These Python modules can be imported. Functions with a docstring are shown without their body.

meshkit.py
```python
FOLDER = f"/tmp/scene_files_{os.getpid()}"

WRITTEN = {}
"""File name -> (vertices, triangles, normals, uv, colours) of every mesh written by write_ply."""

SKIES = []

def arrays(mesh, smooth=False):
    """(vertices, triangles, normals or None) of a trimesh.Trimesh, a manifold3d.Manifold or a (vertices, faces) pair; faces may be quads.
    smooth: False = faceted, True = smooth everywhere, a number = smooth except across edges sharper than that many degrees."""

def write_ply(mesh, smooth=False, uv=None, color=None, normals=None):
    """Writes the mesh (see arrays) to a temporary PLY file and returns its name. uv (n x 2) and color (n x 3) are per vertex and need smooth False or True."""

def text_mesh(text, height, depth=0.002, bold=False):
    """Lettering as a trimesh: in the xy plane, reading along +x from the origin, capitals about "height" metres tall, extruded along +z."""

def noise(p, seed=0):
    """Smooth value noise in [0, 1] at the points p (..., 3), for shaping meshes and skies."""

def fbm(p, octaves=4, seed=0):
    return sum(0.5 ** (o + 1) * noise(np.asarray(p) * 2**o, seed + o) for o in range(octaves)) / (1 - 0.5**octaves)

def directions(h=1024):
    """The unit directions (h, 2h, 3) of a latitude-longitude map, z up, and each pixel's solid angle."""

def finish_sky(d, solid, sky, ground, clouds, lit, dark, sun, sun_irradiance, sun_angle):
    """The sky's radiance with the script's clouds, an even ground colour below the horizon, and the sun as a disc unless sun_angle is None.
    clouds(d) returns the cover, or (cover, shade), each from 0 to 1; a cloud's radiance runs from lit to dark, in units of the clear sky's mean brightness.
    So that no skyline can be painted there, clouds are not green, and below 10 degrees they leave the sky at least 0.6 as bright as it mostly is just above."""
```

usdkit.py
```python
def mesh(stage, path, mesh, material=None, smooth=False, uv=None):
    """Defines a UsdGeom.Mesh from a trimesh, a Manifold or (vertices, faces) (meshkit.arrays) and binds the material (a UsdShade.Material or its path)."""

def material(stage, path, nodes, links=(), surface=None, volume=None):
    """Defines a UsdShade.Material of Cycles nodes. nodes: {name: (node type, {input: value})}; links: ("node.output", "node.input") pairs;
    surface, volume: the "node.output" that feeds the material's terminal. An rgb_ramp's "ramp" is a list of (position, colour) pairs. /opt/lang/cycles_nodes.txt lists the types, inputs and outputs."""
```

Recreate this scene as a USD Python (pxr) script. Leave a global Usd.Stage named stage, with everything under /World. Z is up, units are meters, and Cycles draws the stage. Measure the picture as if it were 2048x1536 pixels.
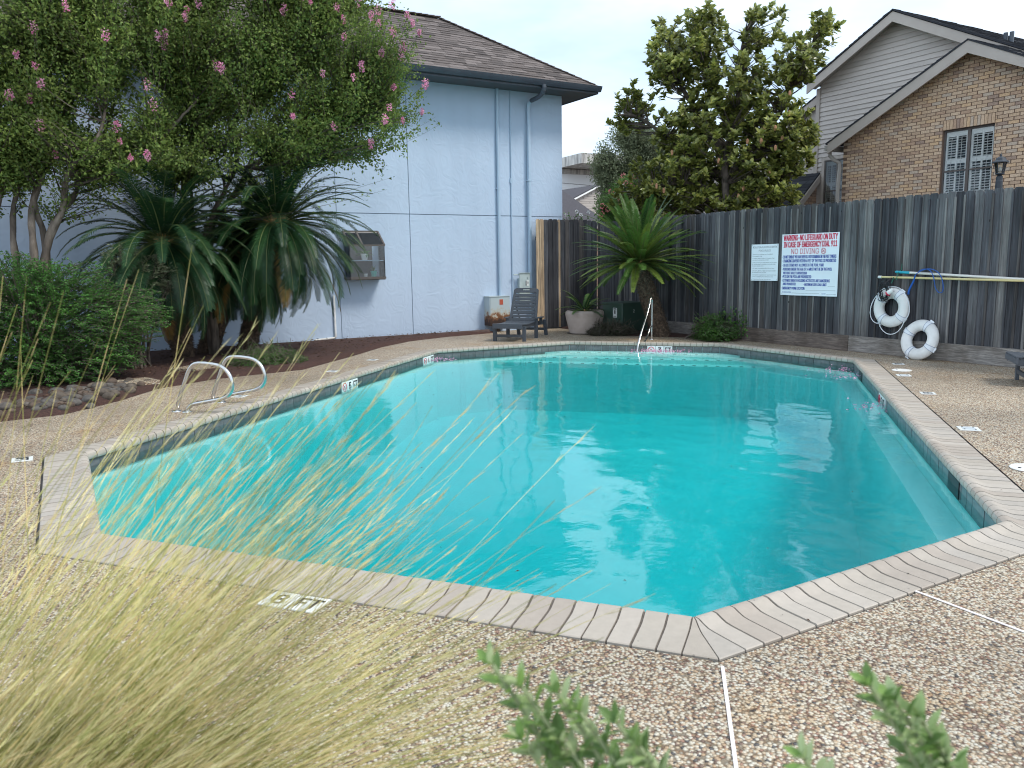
import math, numpy as np, trimesh, usdkit, meshkit
from pxr import Usd, UsdGeom, UsdLux, UsdShade, Gf, Sdf
from shapely.geometry import Polygon, Point, LineString

stage = Usd.Stage.CreateInMemory()
UsdGeom.SetStageUpAxis(stage, "Z"); UsdGeom.SetStageMetersPerUnit(stage, 1.0)
UsdGeom.Xform.Define(stage, "/World"); UsdGeom.Scope.Define(stage, "/World/Looks")
A = np.array
# ------------------------------------------------------------------ camera, sky, sun, exposure
EYE = A([0.0, 0.0, 1.55]); YAW, PITCH, ROLL = np.radians([30.202, 8.6, -0.847])
fw = A([math.sin(YAW) * math.cos(PITCH), math.cos(YAW) * math.cos(PITCH), -math.sin(PITCH)])
rt = A([math.cos(YAW), -math.sin(YAW), 0]); up = np.cross(rt, fw)
rt, up = math.cos(ROLL) * rt + math.sin(ROLL) * up, -math.sin(ROLL) * rt + math.cos(ROLL) * up
cam = UsdGeom.Camera.Define(stage, "/World/camera")
cam.CreateHorizontalApertureAttr(36.0); cam.CreateVerticalApertureAttr(27.0); cam.CreateFocalLengthAttr(36.0 * 1600 / 2048)
cam.CreateFStopAttr(5.8); cam.CreateFocusDistanceAttr(8.0); cam.CreateClippingRangeAttr((0.05, 2000.0)); cam.CreateExposureAttr(0.90)
mt = Gf.Matrix4d(*rt, 0, *up, 0, *(-fw), 0, *EYE, 1)
cam.AddTransformOp().Set(mt)
SUN = A([0.35, -0.5, 0.80]); SUN = SUN / np.linalg.norm(SUN)
elev, rot = math.asin(SUN[2]), math.atan2(SUN[0], SUN[1])
CLOUD = (7.0, 7.8, 8.6)
skym = usdkit.material(stage, "/World/Looks/sky", {
    "tc": ("texture_coordinate", {}), "mp": ("mapping", {"scale": (1.2, 1.2, 3.2)}),
    "n": ("noise_texture", {"scale": 1.7, "detail": 6, "roughness": 0.55}),
    "r": ("rgb_ramp", {"ramp": [(0.30, (0.62,) * 3), (0.62, (1.0,) * 3)]}),
    "n2": ("noise_texture", {"scale": 3.1, "detail": 5, "roughness": 0.5}),
    "r2": ("rgb_ramp", {"ramp": [(0.27, tuple(c * k for c, k in zip(CLOUD, (.52, .61, .73)))), (0.68, CLOUD)]}),
    "sky": ("sky_texture", {"sky_type": "single_scattering", "sun_disc": False, "sun_elevation": elev, "sun_rotation": rot}),
    "mx": ("mix", {}), "bg": ("background_shader", {"strength": 0.11})},
    [("tc.generated", "mp.vector"), ("mp.vector", "n.vector"), ("mp.vector", "n2.vector"), ("n.fac", "r.fac"), ("n2.fac", "r2.fac"),
     ("r.color", "mx.fac"), ("sky.color", "mx.color1"), ("r2.color", "mx.color2"), ("mx.color", "bg.color")], surface="bg.background")
dome = UsdLux.DomeLight.Define(stage, "/World/sky"); UsdShade.MaterialBindingAPI.Apply(dome.GetPrim()).Bind(skym)
sun = UsdLux.DistantLight.Define(stage, "/World/sun")
sun.CreateIntensityAttr(0.4); sun.CreateAngleAttr(16.0); sun.CreateColorAttr(Gf.Vec3f(1.0, 0.95, 0.88)); sun.CreateNormalizeAttr(True)
zq = Gf.Rotation(Gf.Vec3d(0, 0, 1), Gf.Vec3d(*SUN)); sun.AddTransformOp().Set(Gf.Matrix4d().SetRotate(zq))

# ------------------------------------------------------------------ materials
LK = "/World/Looks/"
def mat(name, base, rough=0.6, metal=0.0, spec=0.5, var=None, bump=None, coat=0.0, transl=0.0, island=None, reach=0.5, alpha=None):
    """base: colour or ramp stops. var: dict(kind noise|voronoi, scale, detail, map) that feeds the ramp; bump: list of dicts; island: ramp stops by leaf."""
    nd = {"g": ("geometry", {}), "p": ("principled_bsdf", {"roughness": rough, "metallic": metal, "specular_ior_level": spec, "coat_weight": coat})}
    ln = []
    if var:
        nd["m"] = ("mapping", {"scale": var.get("map", (1, 1, 1)), "location": var.get("loc", (0, 0, 0)), "rotation": var.get("rot", (0, 0, 0))})
        ln += [("g.position", "m.vector")]
        nd["n"] = ("noise_texture", {"scale": var.get("scale", 5), "detail": var.get("detail", 5), "roughness": var.get("rough", 0.6), "distortion": var.get("dist", 0.0)})
        nd["r"] = ("rgb_ramp", {"ramp": base})
        ln += [("m.vector", "n.vector"), ("n.fac", "r.fac")]
        src = "r.color"
        if "spots" in var:
            sp = var["spots"]
            nd["sm"] = ("mapping", {"scale": sp.get("map", (1, 1, 1))}); nd["sv"] = ("voronoi_texture", {"scale": sp["scale"]})
            nd["sr"] = ("rgb_ramp", {"ramp": [(sp["r"] * 0.7, (1,) * 3), (sp["r"], (0,) * 3)]}); nd["sx"] = ("mix", {"color2": sp["color"]})
            ln += [("g.position", "sm.vector"), ("sm.vector", "sv.vector"), ("sv.distance", "sr.fac"), ("sr.color", "sx.fac"), (src, "sx.color1")]
            src = "sx.color"
        if "big" in var:
            bg = var["big"]
            nd["bn"] = ("noise_texture", {"scale": bg["scale"], "detail": 4}); nd["bm"] = ("mapping", {"scale": bg.get("map", (1, 1, 1))})
            nd["br"] = ("rgb_ramp", {"ramp": bg["ramp"]}); nd["bx"] = ("mix", {"mix_type": "multiply", "fac": 1.0})
            ln += [("g.position", "bm.vector"), ("bm.vector", "bn.vector"), ("bn.fac", "br.fac"), (src, "bx.color1"), ("br.color", "bx.color2")]
            src = "bx.color"
        ln += [(src, "p.base_color")]
    elif island:
        nd["r"] = ("rgb_ramp", {"ramp": island}); src = "r.color"
        nd["iv"] = ("voronoi_texture", {"scale": 16.0}); nd["is"] = ("separate_color", {}); nd["im"] = ("map_range", {"to_max": reach})  # tone changes from leaf to leaf
        ln += [("g.position", "iv.vector"), ("iv.color", "is.color"), ("is.r", "im.value"), ("im.result", "r.fac")]
        nd["bn"] = ("noise_texture", {"scale": 1.6, "detail": 2}); nd["br"] = ("rgb_ramp", {"ramp": [(0.35, (0.72,) * 3), (0.65, (1.25,) * 3)]})
        nd["bx"] = ("mix", {"mix_type": "multiply", "fac": 1.0})
        ln += [("g.position", "bn.vector"), ("bn.fac", "br.fac"), ("r.color", "bx.color1"), ("br.color", "bx.color2"), ("bx.color", "p.base_color")]
        src = "bx.color"
    else:
        nd["p"][1]["base_color"] = base; src = None
    prev = None
    for i, b in enumerate(bump or []):
        k = f"b{i}"
        nd[k + "m"] = ("mapping", {"scale": b.get("map", (1, 1, 1))}); ln += [("g.position", k + "m.vector")]
        if b.get("kind") == "voronoi":
            nd[k + "t"] = ("voronoi_texture", {"scale": b["scale"]}); out = k + "t.distance"
        else:
            nd[k + "t"] = ("noise_texture", {"scale": b["scale"], "detail": b.get("detail", 4), "roughness": b.get("rough", 0.55), "distortion": b.get("dist", 0.0)}); out = k + "t.fac"
        nd[k] = ("bump", {"strength": b.get("str", 0.5), "distance": b.get("d", 0.01), "invert": b.get("inv", False)})
        ln += [(k + "m.vector", k + "t.vector"), (out, k + ".height")]
        if prev: ln += [(prev, k + ".normal")]
        prev = k + ".normal"
    if prev: ln += [(prev, "p.normal")]
    surf = "p.BSDF"
    if transl:
        nd["t"] = ("translucent_bsdf", {}); nd["mx"] = ("mix_closure", {"fac": transl})
        ln += [("p.BSDF", "mx.closure1"), ("t.BSDF", "mx.closure2")] + ([(src, "t.color")] if src else [])
        if not src: nd["t"][1]["color"] = base
        surf = "mx.closure"
    return usdkit.material(stage, LK + name, nd, ln, surface=surf)
def glassmat(name, tint=(0.9, 0.93, 0.93), rough=0.02, ior=1.5):
    return usdkit.material(stage, LK + name, {"t": ("transparent_bsdf", {"color": tint}), "g": ("glossy_bsdf", {"color": (1, 1, 1), "roughness": rough}), "f": ("fresnel", {"IOR": ior}), "m": ("mix_closure", {})},
                           [("f.fac", "m.fac"), ("t.BSDF", "m.closure1"), ("g.BSDF", "m.closure2")], surface="m.closure")
def grey(v, t=(1, 1, 1)): return tuple(v * k for k in t)

# ------------------------------------------------------------------ scene tree
used, origin = {}, {"/World": np.zeros(3)}
def path_for(parent, name):
    n = used.get((parent, name), 0); used[(parent, name)] = n + 1
    return f"{parent}/{name}" + (f"_{n:03d}" if n else "")
def tagp(prim, label=None, cat=None, group=None, kind=None):
    for k, v in (("label", label), ("category", cat), ("group", group), ("kind", kind)):
        if v: prim.SetCustomDataByKey(k, v)
def thing(name, label, cat, loc=(0, 0, 0), group=None, kind=None):
    p = path_for("/World", name); x = UsdGeom.Xform.Define(stage, p); x.AddTranslateOp().Set(Gf.Vec3d(*map(float, loc)))
    origin[p] = A(loc, float); tagp(x.GetPrim(), label, cat, group, kind)
    return p
def struct(name, label=None, kind="structure"): return thing(name, label, None, kind=kind)
def obj(name, mesh, m, parent="/World", label=None, cat=None, group=None, kind=None, smooth=False):
    p = path_for(parent, name); v, f = (mesh.vertices, mesh.faces) if hasattr(mesh, "vertices") else mesh
    o = origin[parent]; v = np.asarray(v, float) - o; origin[p] = o; f = np.asarray(f, int)
    if smooth:
        k = np.unique(f); m_ = np.zeros(len(v), int); m_[k] = np.arange(len(k)); v, f = v[k], m_[f]
    q = usdkit.mesh(stage, p, (v, np.asarray(f, int)), m, smooth=smooth)
    tagp(q.GetPrim(), label, cat, group, kind)
    return p
def cat(*ms):
    vs, fs, n = [], [], 0
    for m in ms:
        v, f = (m.vertices, m.faces) if hasattr(m, "vertices") else m
        f = np.asarray(f, int)
        if f.shape[1] == 4: f = np.vstack([f[:, [0, 1, 2]], f[:, [0, 2, 3]]])
        vs.append(np.asarray(v, float)); fs.append(f + n); n += len(v)
    return np.vstack(vs), np.vstack(fs)
# ------------------------------------------------------------------ shapes
QF = A([[0, 3, 2, 1], [4, 5, 6, 7], [0, 1, 5, 4], [1, 2, 6, 5], [2, 3, 7, 6], [3, 0, 4, 7]])
def hexa(b, t): return np.vstack([b, t]).astype(float), np.vstack([QF[:, [0, 1, 2]], QF[:, [0, 2, 3]]])
def box(x0, x1, y0, y1, z0, z1):
    b = A([[x0, y0, z0], [x1, y0, z0], [x1, y1, z0], [x0, y1, z0]]); t = b.copy(); t[:, 2] = z1
    return hexa(b, t)
def bar(p, q, w, h, upv=(0, 0, 1), ch=0.0):
    """Bar from p to q, w wide, h high, optionally with chamfered long edges."""
    p, q = A(p, float), A(q, float); d = (q - p) / np.linalg.norm(q - p); s = np.cross(d, upv); s /= np.linalg.norm(s); u = np.cross(s, d)
    if ch: pr = [(-w/2+ch, -h/2), (w/2-ch, -h/2), (w/2, -h/2+ch), (w/2, h/2-ch), (w/2-ch, h/2), (-w/2+ch, h/2), (-w/2, h/2-ch), (-w/2, -h/2+ch)]
    else: pr = [(-w/2, -h/2), (w/2, -h/2), (w/2, h/2), (-w/2, h/2)]
    n = len(pr); v = np.vstack([[o + a * s + b * u for a, b in pr] for o in (p, q)])
    f = []
    for i in range(n):
        j = (i + 1) % n; f += [(i, i + n, j), (j, i + n, j + n)]
    f += [(0, i, i + 1) for i in range(1, n - 1)] + [(n, n + i + 1, n + i) for i in range(1, n - 1)]
    return v, A(f)
def tube(pts, r, sides=8, caps=True):
    p = A(pts, float); r = np.broadcast_to(A(r, float), (len(p),)); t = np.gradient(p, axis=0); t /= np.linalg.norm(t, axis=1, keepdims=True) + 1e-12
    a = np.cross(t[0], [0, 0, 1] if abs(t[0][2]) < 0.9 else [1, 0, 0]); a /= np.linalg.norm(a); rings = []; ang = np.arange(sides) * 2 * np.pi / sides
    for i in range(len(p)):
        a = a - t[i] * (a @ t[i]); a /= np.linalg.norm(a) + 1e-12; b = np.cross(t[i], a)
        rings.append(p[i] + r[i] * (np.cos(ang)[:, None] * a + np.sin(ang)[:, None] * b))
    v = np.vstack(rings); f = []
    for i in range(len(p) - 1):
        for j in range(sides):
            k = (j + 1) % sides; q = i * sides
            f += [(q + j, q + k, q + sides + k), (q + j, q + sides + k, q + sides + j)]
    if caps:
        n = len(v); v = np.vstack([v, p[:1], p[-1:]]); e = (len(p) - 1) * sides
        for j in range(sides):
            k = (j + 1) % sides; f += [(n, k, j), (n + 1, e + j, e + k)]
    return v, A(f)
def spline(pts, n=24):
    from scipy.interpolate import make_interp_spline
    p = A(pts, float); d = np.r_[0, np.cumsum(np.linalg.norm(np.diff(p, axis=0), axis=1))]
    return make_interp_spline(d, p, k=min(3, len(p) - 1))(np.linspace(0, d[-1], n))
def lathe(prof, c, sides=28):
    """prof: (r, z) from bottom to top about the vertical through c."""
    prof = A(prof, float); a = np.arange(sides) * 2 * np.pi / sides
    v = np.vstack([np.c_[c[0] + r * np.cos(a), c[1] + r * np.sin(a), np.full(sides, c[2] + z)] for r, z in prof]); f = []
    for i in range(len(prof) - 1):
        for j in range(sides):
            k = (j + 1) % sides; q = i * sides
            f += [(q + j, q + k, q + sides + k), (q + j, q + sides + k, q + sides + j)]
    return v, A(f)
def prism(poly, z0, z1):
    m = trimesh.creation.extrude_polygon(Polygon(poly) if not hasattr(poly, "exterior") else poly, z1 - z0, engine="earcut"); m.apply_translation([0, 0, z0]); return m
def sheet(poly, z):
    v, f = trimesh.creation.triangulate_polygon(poly, engine="earcut"); v, f = np.asarray(v), np.asarray(f)
    n = np.cross(v[f[:, 1]] - v[f[:, 0]], v[f[:, 2]] - v[f[:, 0]]); f = np.where((n < 0)[:, None], f[:, ::-1], f)
    return np.c_[v, np.full(len(v), z)], f
def sideplate(pts, o, xd, yd, th):
    """Polygon pts (a, b) in the plane o + a xd + b yd, th thick along the normal, centred."""
    m = trimesh.creation.extrude_polygon(Polygon(pts), th, engine="earcut"); v = np.asarray(m.vertices); xd, yd = A(xd, float), A(yd, float); nd = np.cross(xd, yd)
    return A(o, float) + v[:, :1] * xd + v[:, 1:2] * yd + (v[:, 2:] - th / 2) * nd, np.asarray(m.faces)
def place(m, o, xd, yd):
    v = np.asarray(m.vertices if hasattr(m, "vertices") else m[0]); f = m.faces if hasattr(m, "faces") else m[1]
    xd, yd = A(xd, float), A(yd, float)
    return A(o, float) + v[:, :1] * xd + v[:, 1:2] * yd + v[:, 2:] * np.cross(xd, yd), f
def text(s, h, o, xd, yd, width=None, bold=False, depth=0.0015, center=None, fat=0.0):
    m = meshkit.text_mesh(s, h, depth, bold); v = np.array(m.vertices); v[:, 0] -= v[:, 0].min()
    if width: v[:, 0] *= width / v[:, 0].max()
    if center is not None: v[:, 0] += center - v[:, 0].max() / 2
    if fat:  # heavier strokes: two copies side by side, a hair apart in depth
        v = np.vstack([v + A([-fat, 0, 0]), v + A([fat, 0, 0.0003])]); m = trimesh.Trimesh(v, np.vstack([m.faces, m.faces + len(v) // 2]), process=False)
    return place((v, m.faces), o, xd, yd)
def leaf4(P, D, N, L, W, fold=0.25):
    """Folded diamond leaves: base, two sides, tip."""
    D = D / np.linalg.norm(D, axis=1, keepdims=True); S = np.cross(D, N); S /= np.linalg.norm(S, axis=1, keepdims=True) + 1e-9; U = np.cross(S, D)
    L, W = np.broadcast_to(L, len(P))[:, None], np.broadcast_to(W, len(P))[:, None]
    m = P + D * L * 0.45
    v = np.stack([P, m + S * W / 2 + U * W * fold, P + D * L - U * L * 0.06, m - S * W / 2 + U * W * fold], 1).reshape(-1, 3)
    i = np.arange(len(P))[:, None] * 4
    return v, np.vstack([i + A([[0, 1, 2]]), i + A([[0, 2, 3]])])
def leaf6(P, D, N, L, W, fold=0.18, curl=0.12):
    D = D / np.linalg.norm(D, axis=1, keepdims=True); S = np.cross(D, N); S /= np.linalg.norm(S, axis=1, keepdims=True) + 1e-9; U = np.cross(S, D)
    L, W = np.broadcast_to(L, len(P))[:, None], np.broadcast_to(W, len(P))[:, None]
    a, b = P + D * L * 0.28, P + D * L * 0.68 - U * L * curl * 0.4
    v = np.stack([P, a + S * W * 0.46 + U * W * fold, b + S * W * 0.42 + U * W * fold, P + D * L - U * L * curl, b - S * W * 0.42 + U * W * fold, a - S * W * 0.46 + U * W * fold, a, b], 1).reshape(-1, 3)
    i = np.arange(len(P))[:, None] * 8
    return v, np.vstack([i + A([k]) for k in ([0, 1, 6], [1, 2, 7], [1, 7, 6], [2, 3, 7], [0, 6, 5], [6, 4, 5], [6, 7, 4], [7, 3, 4])])
def unit(v): return v / (np.linalg.norm(v, axis=-1, keepdims=True) + 1e-12)
# ------------------------------------------------------------------ looks of the setting
def aggregate(name, tone):
    """Exposed pebbles: every voronoi cell a stone of its own colour, dark cement between."""
    nd = {"g": ("geometry", {}), "v": ("voronoi_texture", {"scale": 84, "randomness": 1.0}), "sep": ("separate_color", {}),
          "r": ("rgb_ramp", {"interpolate": False, "ramp": [(0.0, grey(0.80, (1, .90, .76))), (0.17, (.66, .47, .32)), (0.30, (.86, .78, .67)), (0.46, (.32, .22, .18)), (0.54, (.74, .60, .45)), (0.70, (.88, .83, .75)), (0.83, (.48, .29, .22)), (0.90, (.17, .16, .165)), (0.94, (.70, .55, .42))]}),
          "e": ("rgb_ramp", {"ramp": [(0.40, (1,) * 3), (0.68, (.36, .32, .28))]}), "mx": ("mix", {"mix_type": "multiply", "fac": 1.0}),
          "bn": ("noise_texture", {"scale": 0.55, "detail": 5}), "br": ("rgb_ramp", {"ramp": [(0.34, grey(0.52, tone)), (0.5, grey(0.64, tone)), (0.64, grey(0.72, tone))]}), "bx": ("mix", {"mix_type": "multiply", "fac": 1.0}),
          "st": ("noise_texture", {"scale": 0.9, "detail": 7, "roughness": .72}), "sr": ("rgb_ramp", {"ramp": [(0.30, (.70, .66, .64)), (0.42, (1, 1, 1)), (0.56, (1, 1, 1)), (0.70, (.86, .70, .50))]}), "sx": ("mix", {"mix_type": "multiply", "fac": 1.0}),
          "b": ("bump", {"strength": 0.9, "distance": 0.006, "invert": True}), "p": ("principled_bsdf", {"roughness": 0.55, "specular_ior_level": 0.4})}
    usdkit.material(stage, LK + name, nd, [("g.position", "v.vector"), ("g.position", "bn.vector"), ("g.position", "st.vector"), ("v.color", "sep.color"), ("sep.r", "r.fac"), ("v.distance", "e.fac"), ("r.color", "mx.color1"), ("e.color", "mx.color2"),
        ("bn.fac", "br.fac"), ("mx.color", "bx.color1"), ("br.color", "bx.color2"), ("st.fac", "sr.fac"), ("bx.color", "sx.color1"), ("sr.color", "sx.color2"), ("sx.color", "p.base_color"), ("v.distance", "b.height"), ("b.normal", "p.normal")], surface="p.BSDF")
    return LK + name
M = {}
M["aggregate"] = aggregate("aggregate", (1.0, 0.985, 0.90))
M["soil"] = mat("soil", [(0.3, (.05, .035, .025)), (0.7, (.12, .085, .06))], rough=.95, var=dict(scale=20, detail=6), bump=[dict(scale=30, str=.8, d=.03)])
M["mulch"] = mat("mulch", [(0.30, (.018, .010, .008)), (0.5, (.065, .028, .020)), (0.62, (.11, .050, .034)), (0.75, (.20, .12, .08))], rough=.9, var=dict(scale=60, detail=6, rough=.75), bump=[dict(scale=70, str=1, d=.03, rough=.7)])
M["coping"] = [mat(f"coping_{i}", [(0.3, grey(.385 * k, t)), (0.7, grey(.43 * k, t))], rough=.62, var=dict(scale=26, detail=7, loc=(i, i, 0), big=dict(scale=1.1, ramp=[(.3, (.9,) * 3), (.65, (1.02,) * 3)]), spots=dict(scale=9, r=.06, color=(.22, .19, .16))), bump=[dict(scale=160, str=.25, d=.003)]) for i, (k, t) in enumerate([(.95, (1, .875, .725)), (.90, (1, .865, .71)), (1.0, (1, .88, .74)), (.93, (.98, .87, .74)), (.86, (1, .85, .70))])]
M["grout"] = mat("grout", [(.3, (.085, .070, .058)), (.7, (.14, .12, .10))], rough=.95, var=dict(scale=40))
M["joint"] = mat("joint", (.035, .033, .032), rough=.8)
M["plaster"] = mat("plaster", [(.3, (.56, .82, .80)), (.7, (.64, .90, .88))], rough=.8, var=dict(scale=1.2, detail=7, rough=.65))
M["tile"] = [mat(f"tile_{i}", [(.3, grey(.085 * k, (1, .98, 1.0))), (.7, grey(.125 * k, (1, .98, .99)))], rough=.3, var=dict(scale=14, detail=6, loc=(i, 0, 0), big=dict(scale=5, map=(1, 1, 5), ramp=[(.45, (1,) * 3), (.75, (1.45,) * 3)]))) for i, k in enumerate((1, .9, 1.08, 1.03))]
M["white_tile"] = mat("white_tile", [(.3, (.66, .68, .66)), (.7, (.78, .79, .77))], rough=.3, var=dict(scale=9))
M["black"] = mat("black_print", (.015, .015, .016), rough=.5)
M["red"] = mat("red_print", (.52, .02, .06), rough=.5)
M["blue"] = mat("blue_print", (.03, .06, .28), rough=.5)
M["greyink"] = mat("grey_print", (.16, .18, .20), rough=.5)
M["strip"] = mat("strip", [(.3, (.66, .60, .58)), (.7, (.78, .72, .70))], rough=.6, var=dict(scale=12))
M["rock"] = [mat(f"rock_{i}", [(.3, grey(.04, t)), (.7, grey(.13, t))], rough=.8, var=dict(scale=14, detail=6, loc=(i * 3, 0, 0)), bump=[dict(scale=30, str=.4, d=.01)]) for i, t in enumerate([(1, .78, .58), (1, .84, .70), (1, .70, .50), (.9, .80, .70)])]
M["white_plastic"] = mat("white_plastic", [(.3, (.70, .70, .68)), (.7, (.80, .80, .78))], rough=.4, var=dict(scale=8, big=dict(scale=4, ramp=[(.35, (.80, .77, .72)), (.6, (1, 1, 1))])))
M["steel"] = mat("steel", (.62, .61, .59), rough=.2, metal=1.0)

def water_mat():
    nd = {"g": ("geometry", {}), "m": ("mapping", {"scale": (1.0, 1.6, 1.0), "rotation": (0, 0, 0.5)}), "n": ("noise_texture", {"scale": 9, "detail": 4, "roughness": .5}), "b": ("bump", {"strength": .3, "distance": .0035}),
          "t": ("transparent_bsdf", {"color": (.97, .99, .99)}), "gl": ("glossy_bsdf", {"color": (1, 1, 1), "roughness": 0.0}), "f": ("fresnel", {"IOR": 1.333}), "mx": ("mix_closure", {}),
          "va": ("absorption_volume", {"color": (.0, .942, .958), "density": 0.80}), "vs": ("scatter_volume", {"color": (.3, .985, .985), "density": 0.11, "anisotropy": 0.0}), "v": ("add_closure", {})}
    return usdkit.material(stage, LK + "water", nd, [("g.position", "m.vector"), ("m.vector", "n.vector"), ("n.fac", "b.height"), ("b.normal", "gl.normal"), ("f.fac", "mx.fac"), ("t.BSDF", "mx.closure1"), ("gl.BSDF", "mx.closure2"), ("va.volume", "v.closure1"), ("vs.volume", "v.closure2")], surface="mx.closure", volume="v.closure")
M["water"] = water_mat()

# ------------------------------------------------------------------ pool, coping, deck, ground
PV = A([(2.31, 2.44), (4.72, 2.43), (10.63, 7.86), (10.75, 10.80), (8.80, 12.87), (6.05, 13.07), (0.20, 7.48), (0.16, 5.11)])
NP = len(PV); POOL = Polygon(PV); WZ = -0.108
E_, N_, L_ = [], [], []
for i in range(NP):
    d = PV[(i + 1) % NP] - PV[i]; L_.append(np.linalg.norm(d)); e = d / L_[-1]; E_.append(e); N_.append(A([e[1], -e[0]]))
TA = [math.tan(0.5 * math.acos(np.clip(E_[i - 1] @ E_[i], -1, 1))) for i in range(NP)]
OUT = POOL.buffer(0.318, join_style=2)
bed = Polygon([(-9, 9.0), (-2, 9.35), (-.55, 9.7), (.1, 9.8), (.7, 10.45), (1.2, 11.2), (2.0, 11.7), (3.3, 11.95), (4.5, 13.2), (5.5, 14.35), (6.4, 15.1), (7.4, 15.5), (8.7, 15.72), (8.9, 16.09), (-9, 16.09)])
bed2 = Polygon([(10.5, 15.2), (10.28, 13.75), (10.85, 12.85), (11.62, 11.5), (11.62, 16.0), (10.6, 16.0)])
g = struct("ground"); obj("terrain", sheet(Polygon([(-90, -60), (110, -60), (110, 140), (-90, 140)]).difference(OUT.buffer(0.02)), -0.03), M["soil"], g)
deck = struct("pool_deck", "exposed pebble aggregate deck around the pool")
obj("pebble_surface", sheet(Polygon([(-9, -4), (11.63, -4), (11.63, 16.09), (-9, 16.09)]).difference(OUT).difference(bed).difference(bed2), 0.0), M["aggregate"], deck)
def flat(p, q, w, z, th=0.003): return bar((*p, z - th / 2), (*q, z - th / 2), w, th)
obj("expansion_strip", flat((2.135, 2.09), (1.40, 1.25), .013, .005), M["strip"], deck)
obj("expansion_strip", flat((3.41, 2.13), (3.38, .6), .013, .005), M["strip"], deck)
for nm, pl, hh in (("mulch_bed", bed, 0.05), ("planting_bed", bed2, 0.03)):
    x0, y0, x1, y1 = pl.bounds; st = 0.09; xs, ys = np.arange(x0, x1 + st, st), np.arange(y0, y1 + st, st); X, Y = np.meshgrid(xs, ys); P = np.c_[X.ravel(), Y.ravel()]
    import shapely
    dist = shapely.distance(shapely.points(P), pl.exterior); ins = shapely.contains_xy(pl, P[:, 0], P[:, 1])
    Z = np.where(ins, np.minimum(dist * .35, hh) + .03 * meshkit.noise(np.c_[P * 3, P[:, :1] * 0]) * np.minimum(dist * 3, 1), -0.02)
    nx = len(xs); i, j = np.meshgrid(np.arange(len(ys) - 1), np.arange(nx - 1), indexing="ij"); q = (i * nx + j).ravel(); F = np.c_[q, q + 1, q + nx + 1, q + nx]
    keep = ins[F].any(1); t = struct(nm); obj("bark_mulch", (np.c_[P, Z], np.vstack([F[keep][:, [0, 1, 2]], F[keep][:, [0, 2, 3]]])), M["mulch"], t, smooth=True)
rng = np.random.default_rng(5)
def onbed(x, y): return max(0.0, min(.05, bed.exterior.distance(Point(x, y)) * .35)) if bed.contains(Point(x, y)) else 0.0

shell = struct("pool_shell", "turquoise plaster pool basin with slate tile band and steps")
def depth(x, y):
    s = (x - 9.8) * -.741 + (y - 11.8) * -.672; t = np.clip((s - 3.0) / 5.5, 0, 1); return -1.15 - .15 * np.clip(s / 4, 0, 1) - 1.25 * t * t * (3 - 2 * t)
vs = []
for i in range(NP):
    n = max(2, int(L_[i] / .4)); a, b = PV[i] + N_[i] * .02 - E_[i] * .008, PV[(i + 1) % NP] + N_[i] * .02 + E_[i] * .008
    p = a + (b - a) * np.linspace(0, 1, n + 1)[:, None]; v = np.vstack([np.c_[p, np.full(n + 1, -.045)], np.c_[p, depth(p[:, 0], p[:, 1]) - .02]]); k = np.arange(n)
    vs.append((v, np.vstack([np.c_[k, k + n + 2, k + 1], np.c_[k, k + n + 1, k + n + 2]])))
obj("basin_wall", cat(*vs), M["plaster"], shell)
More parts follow.
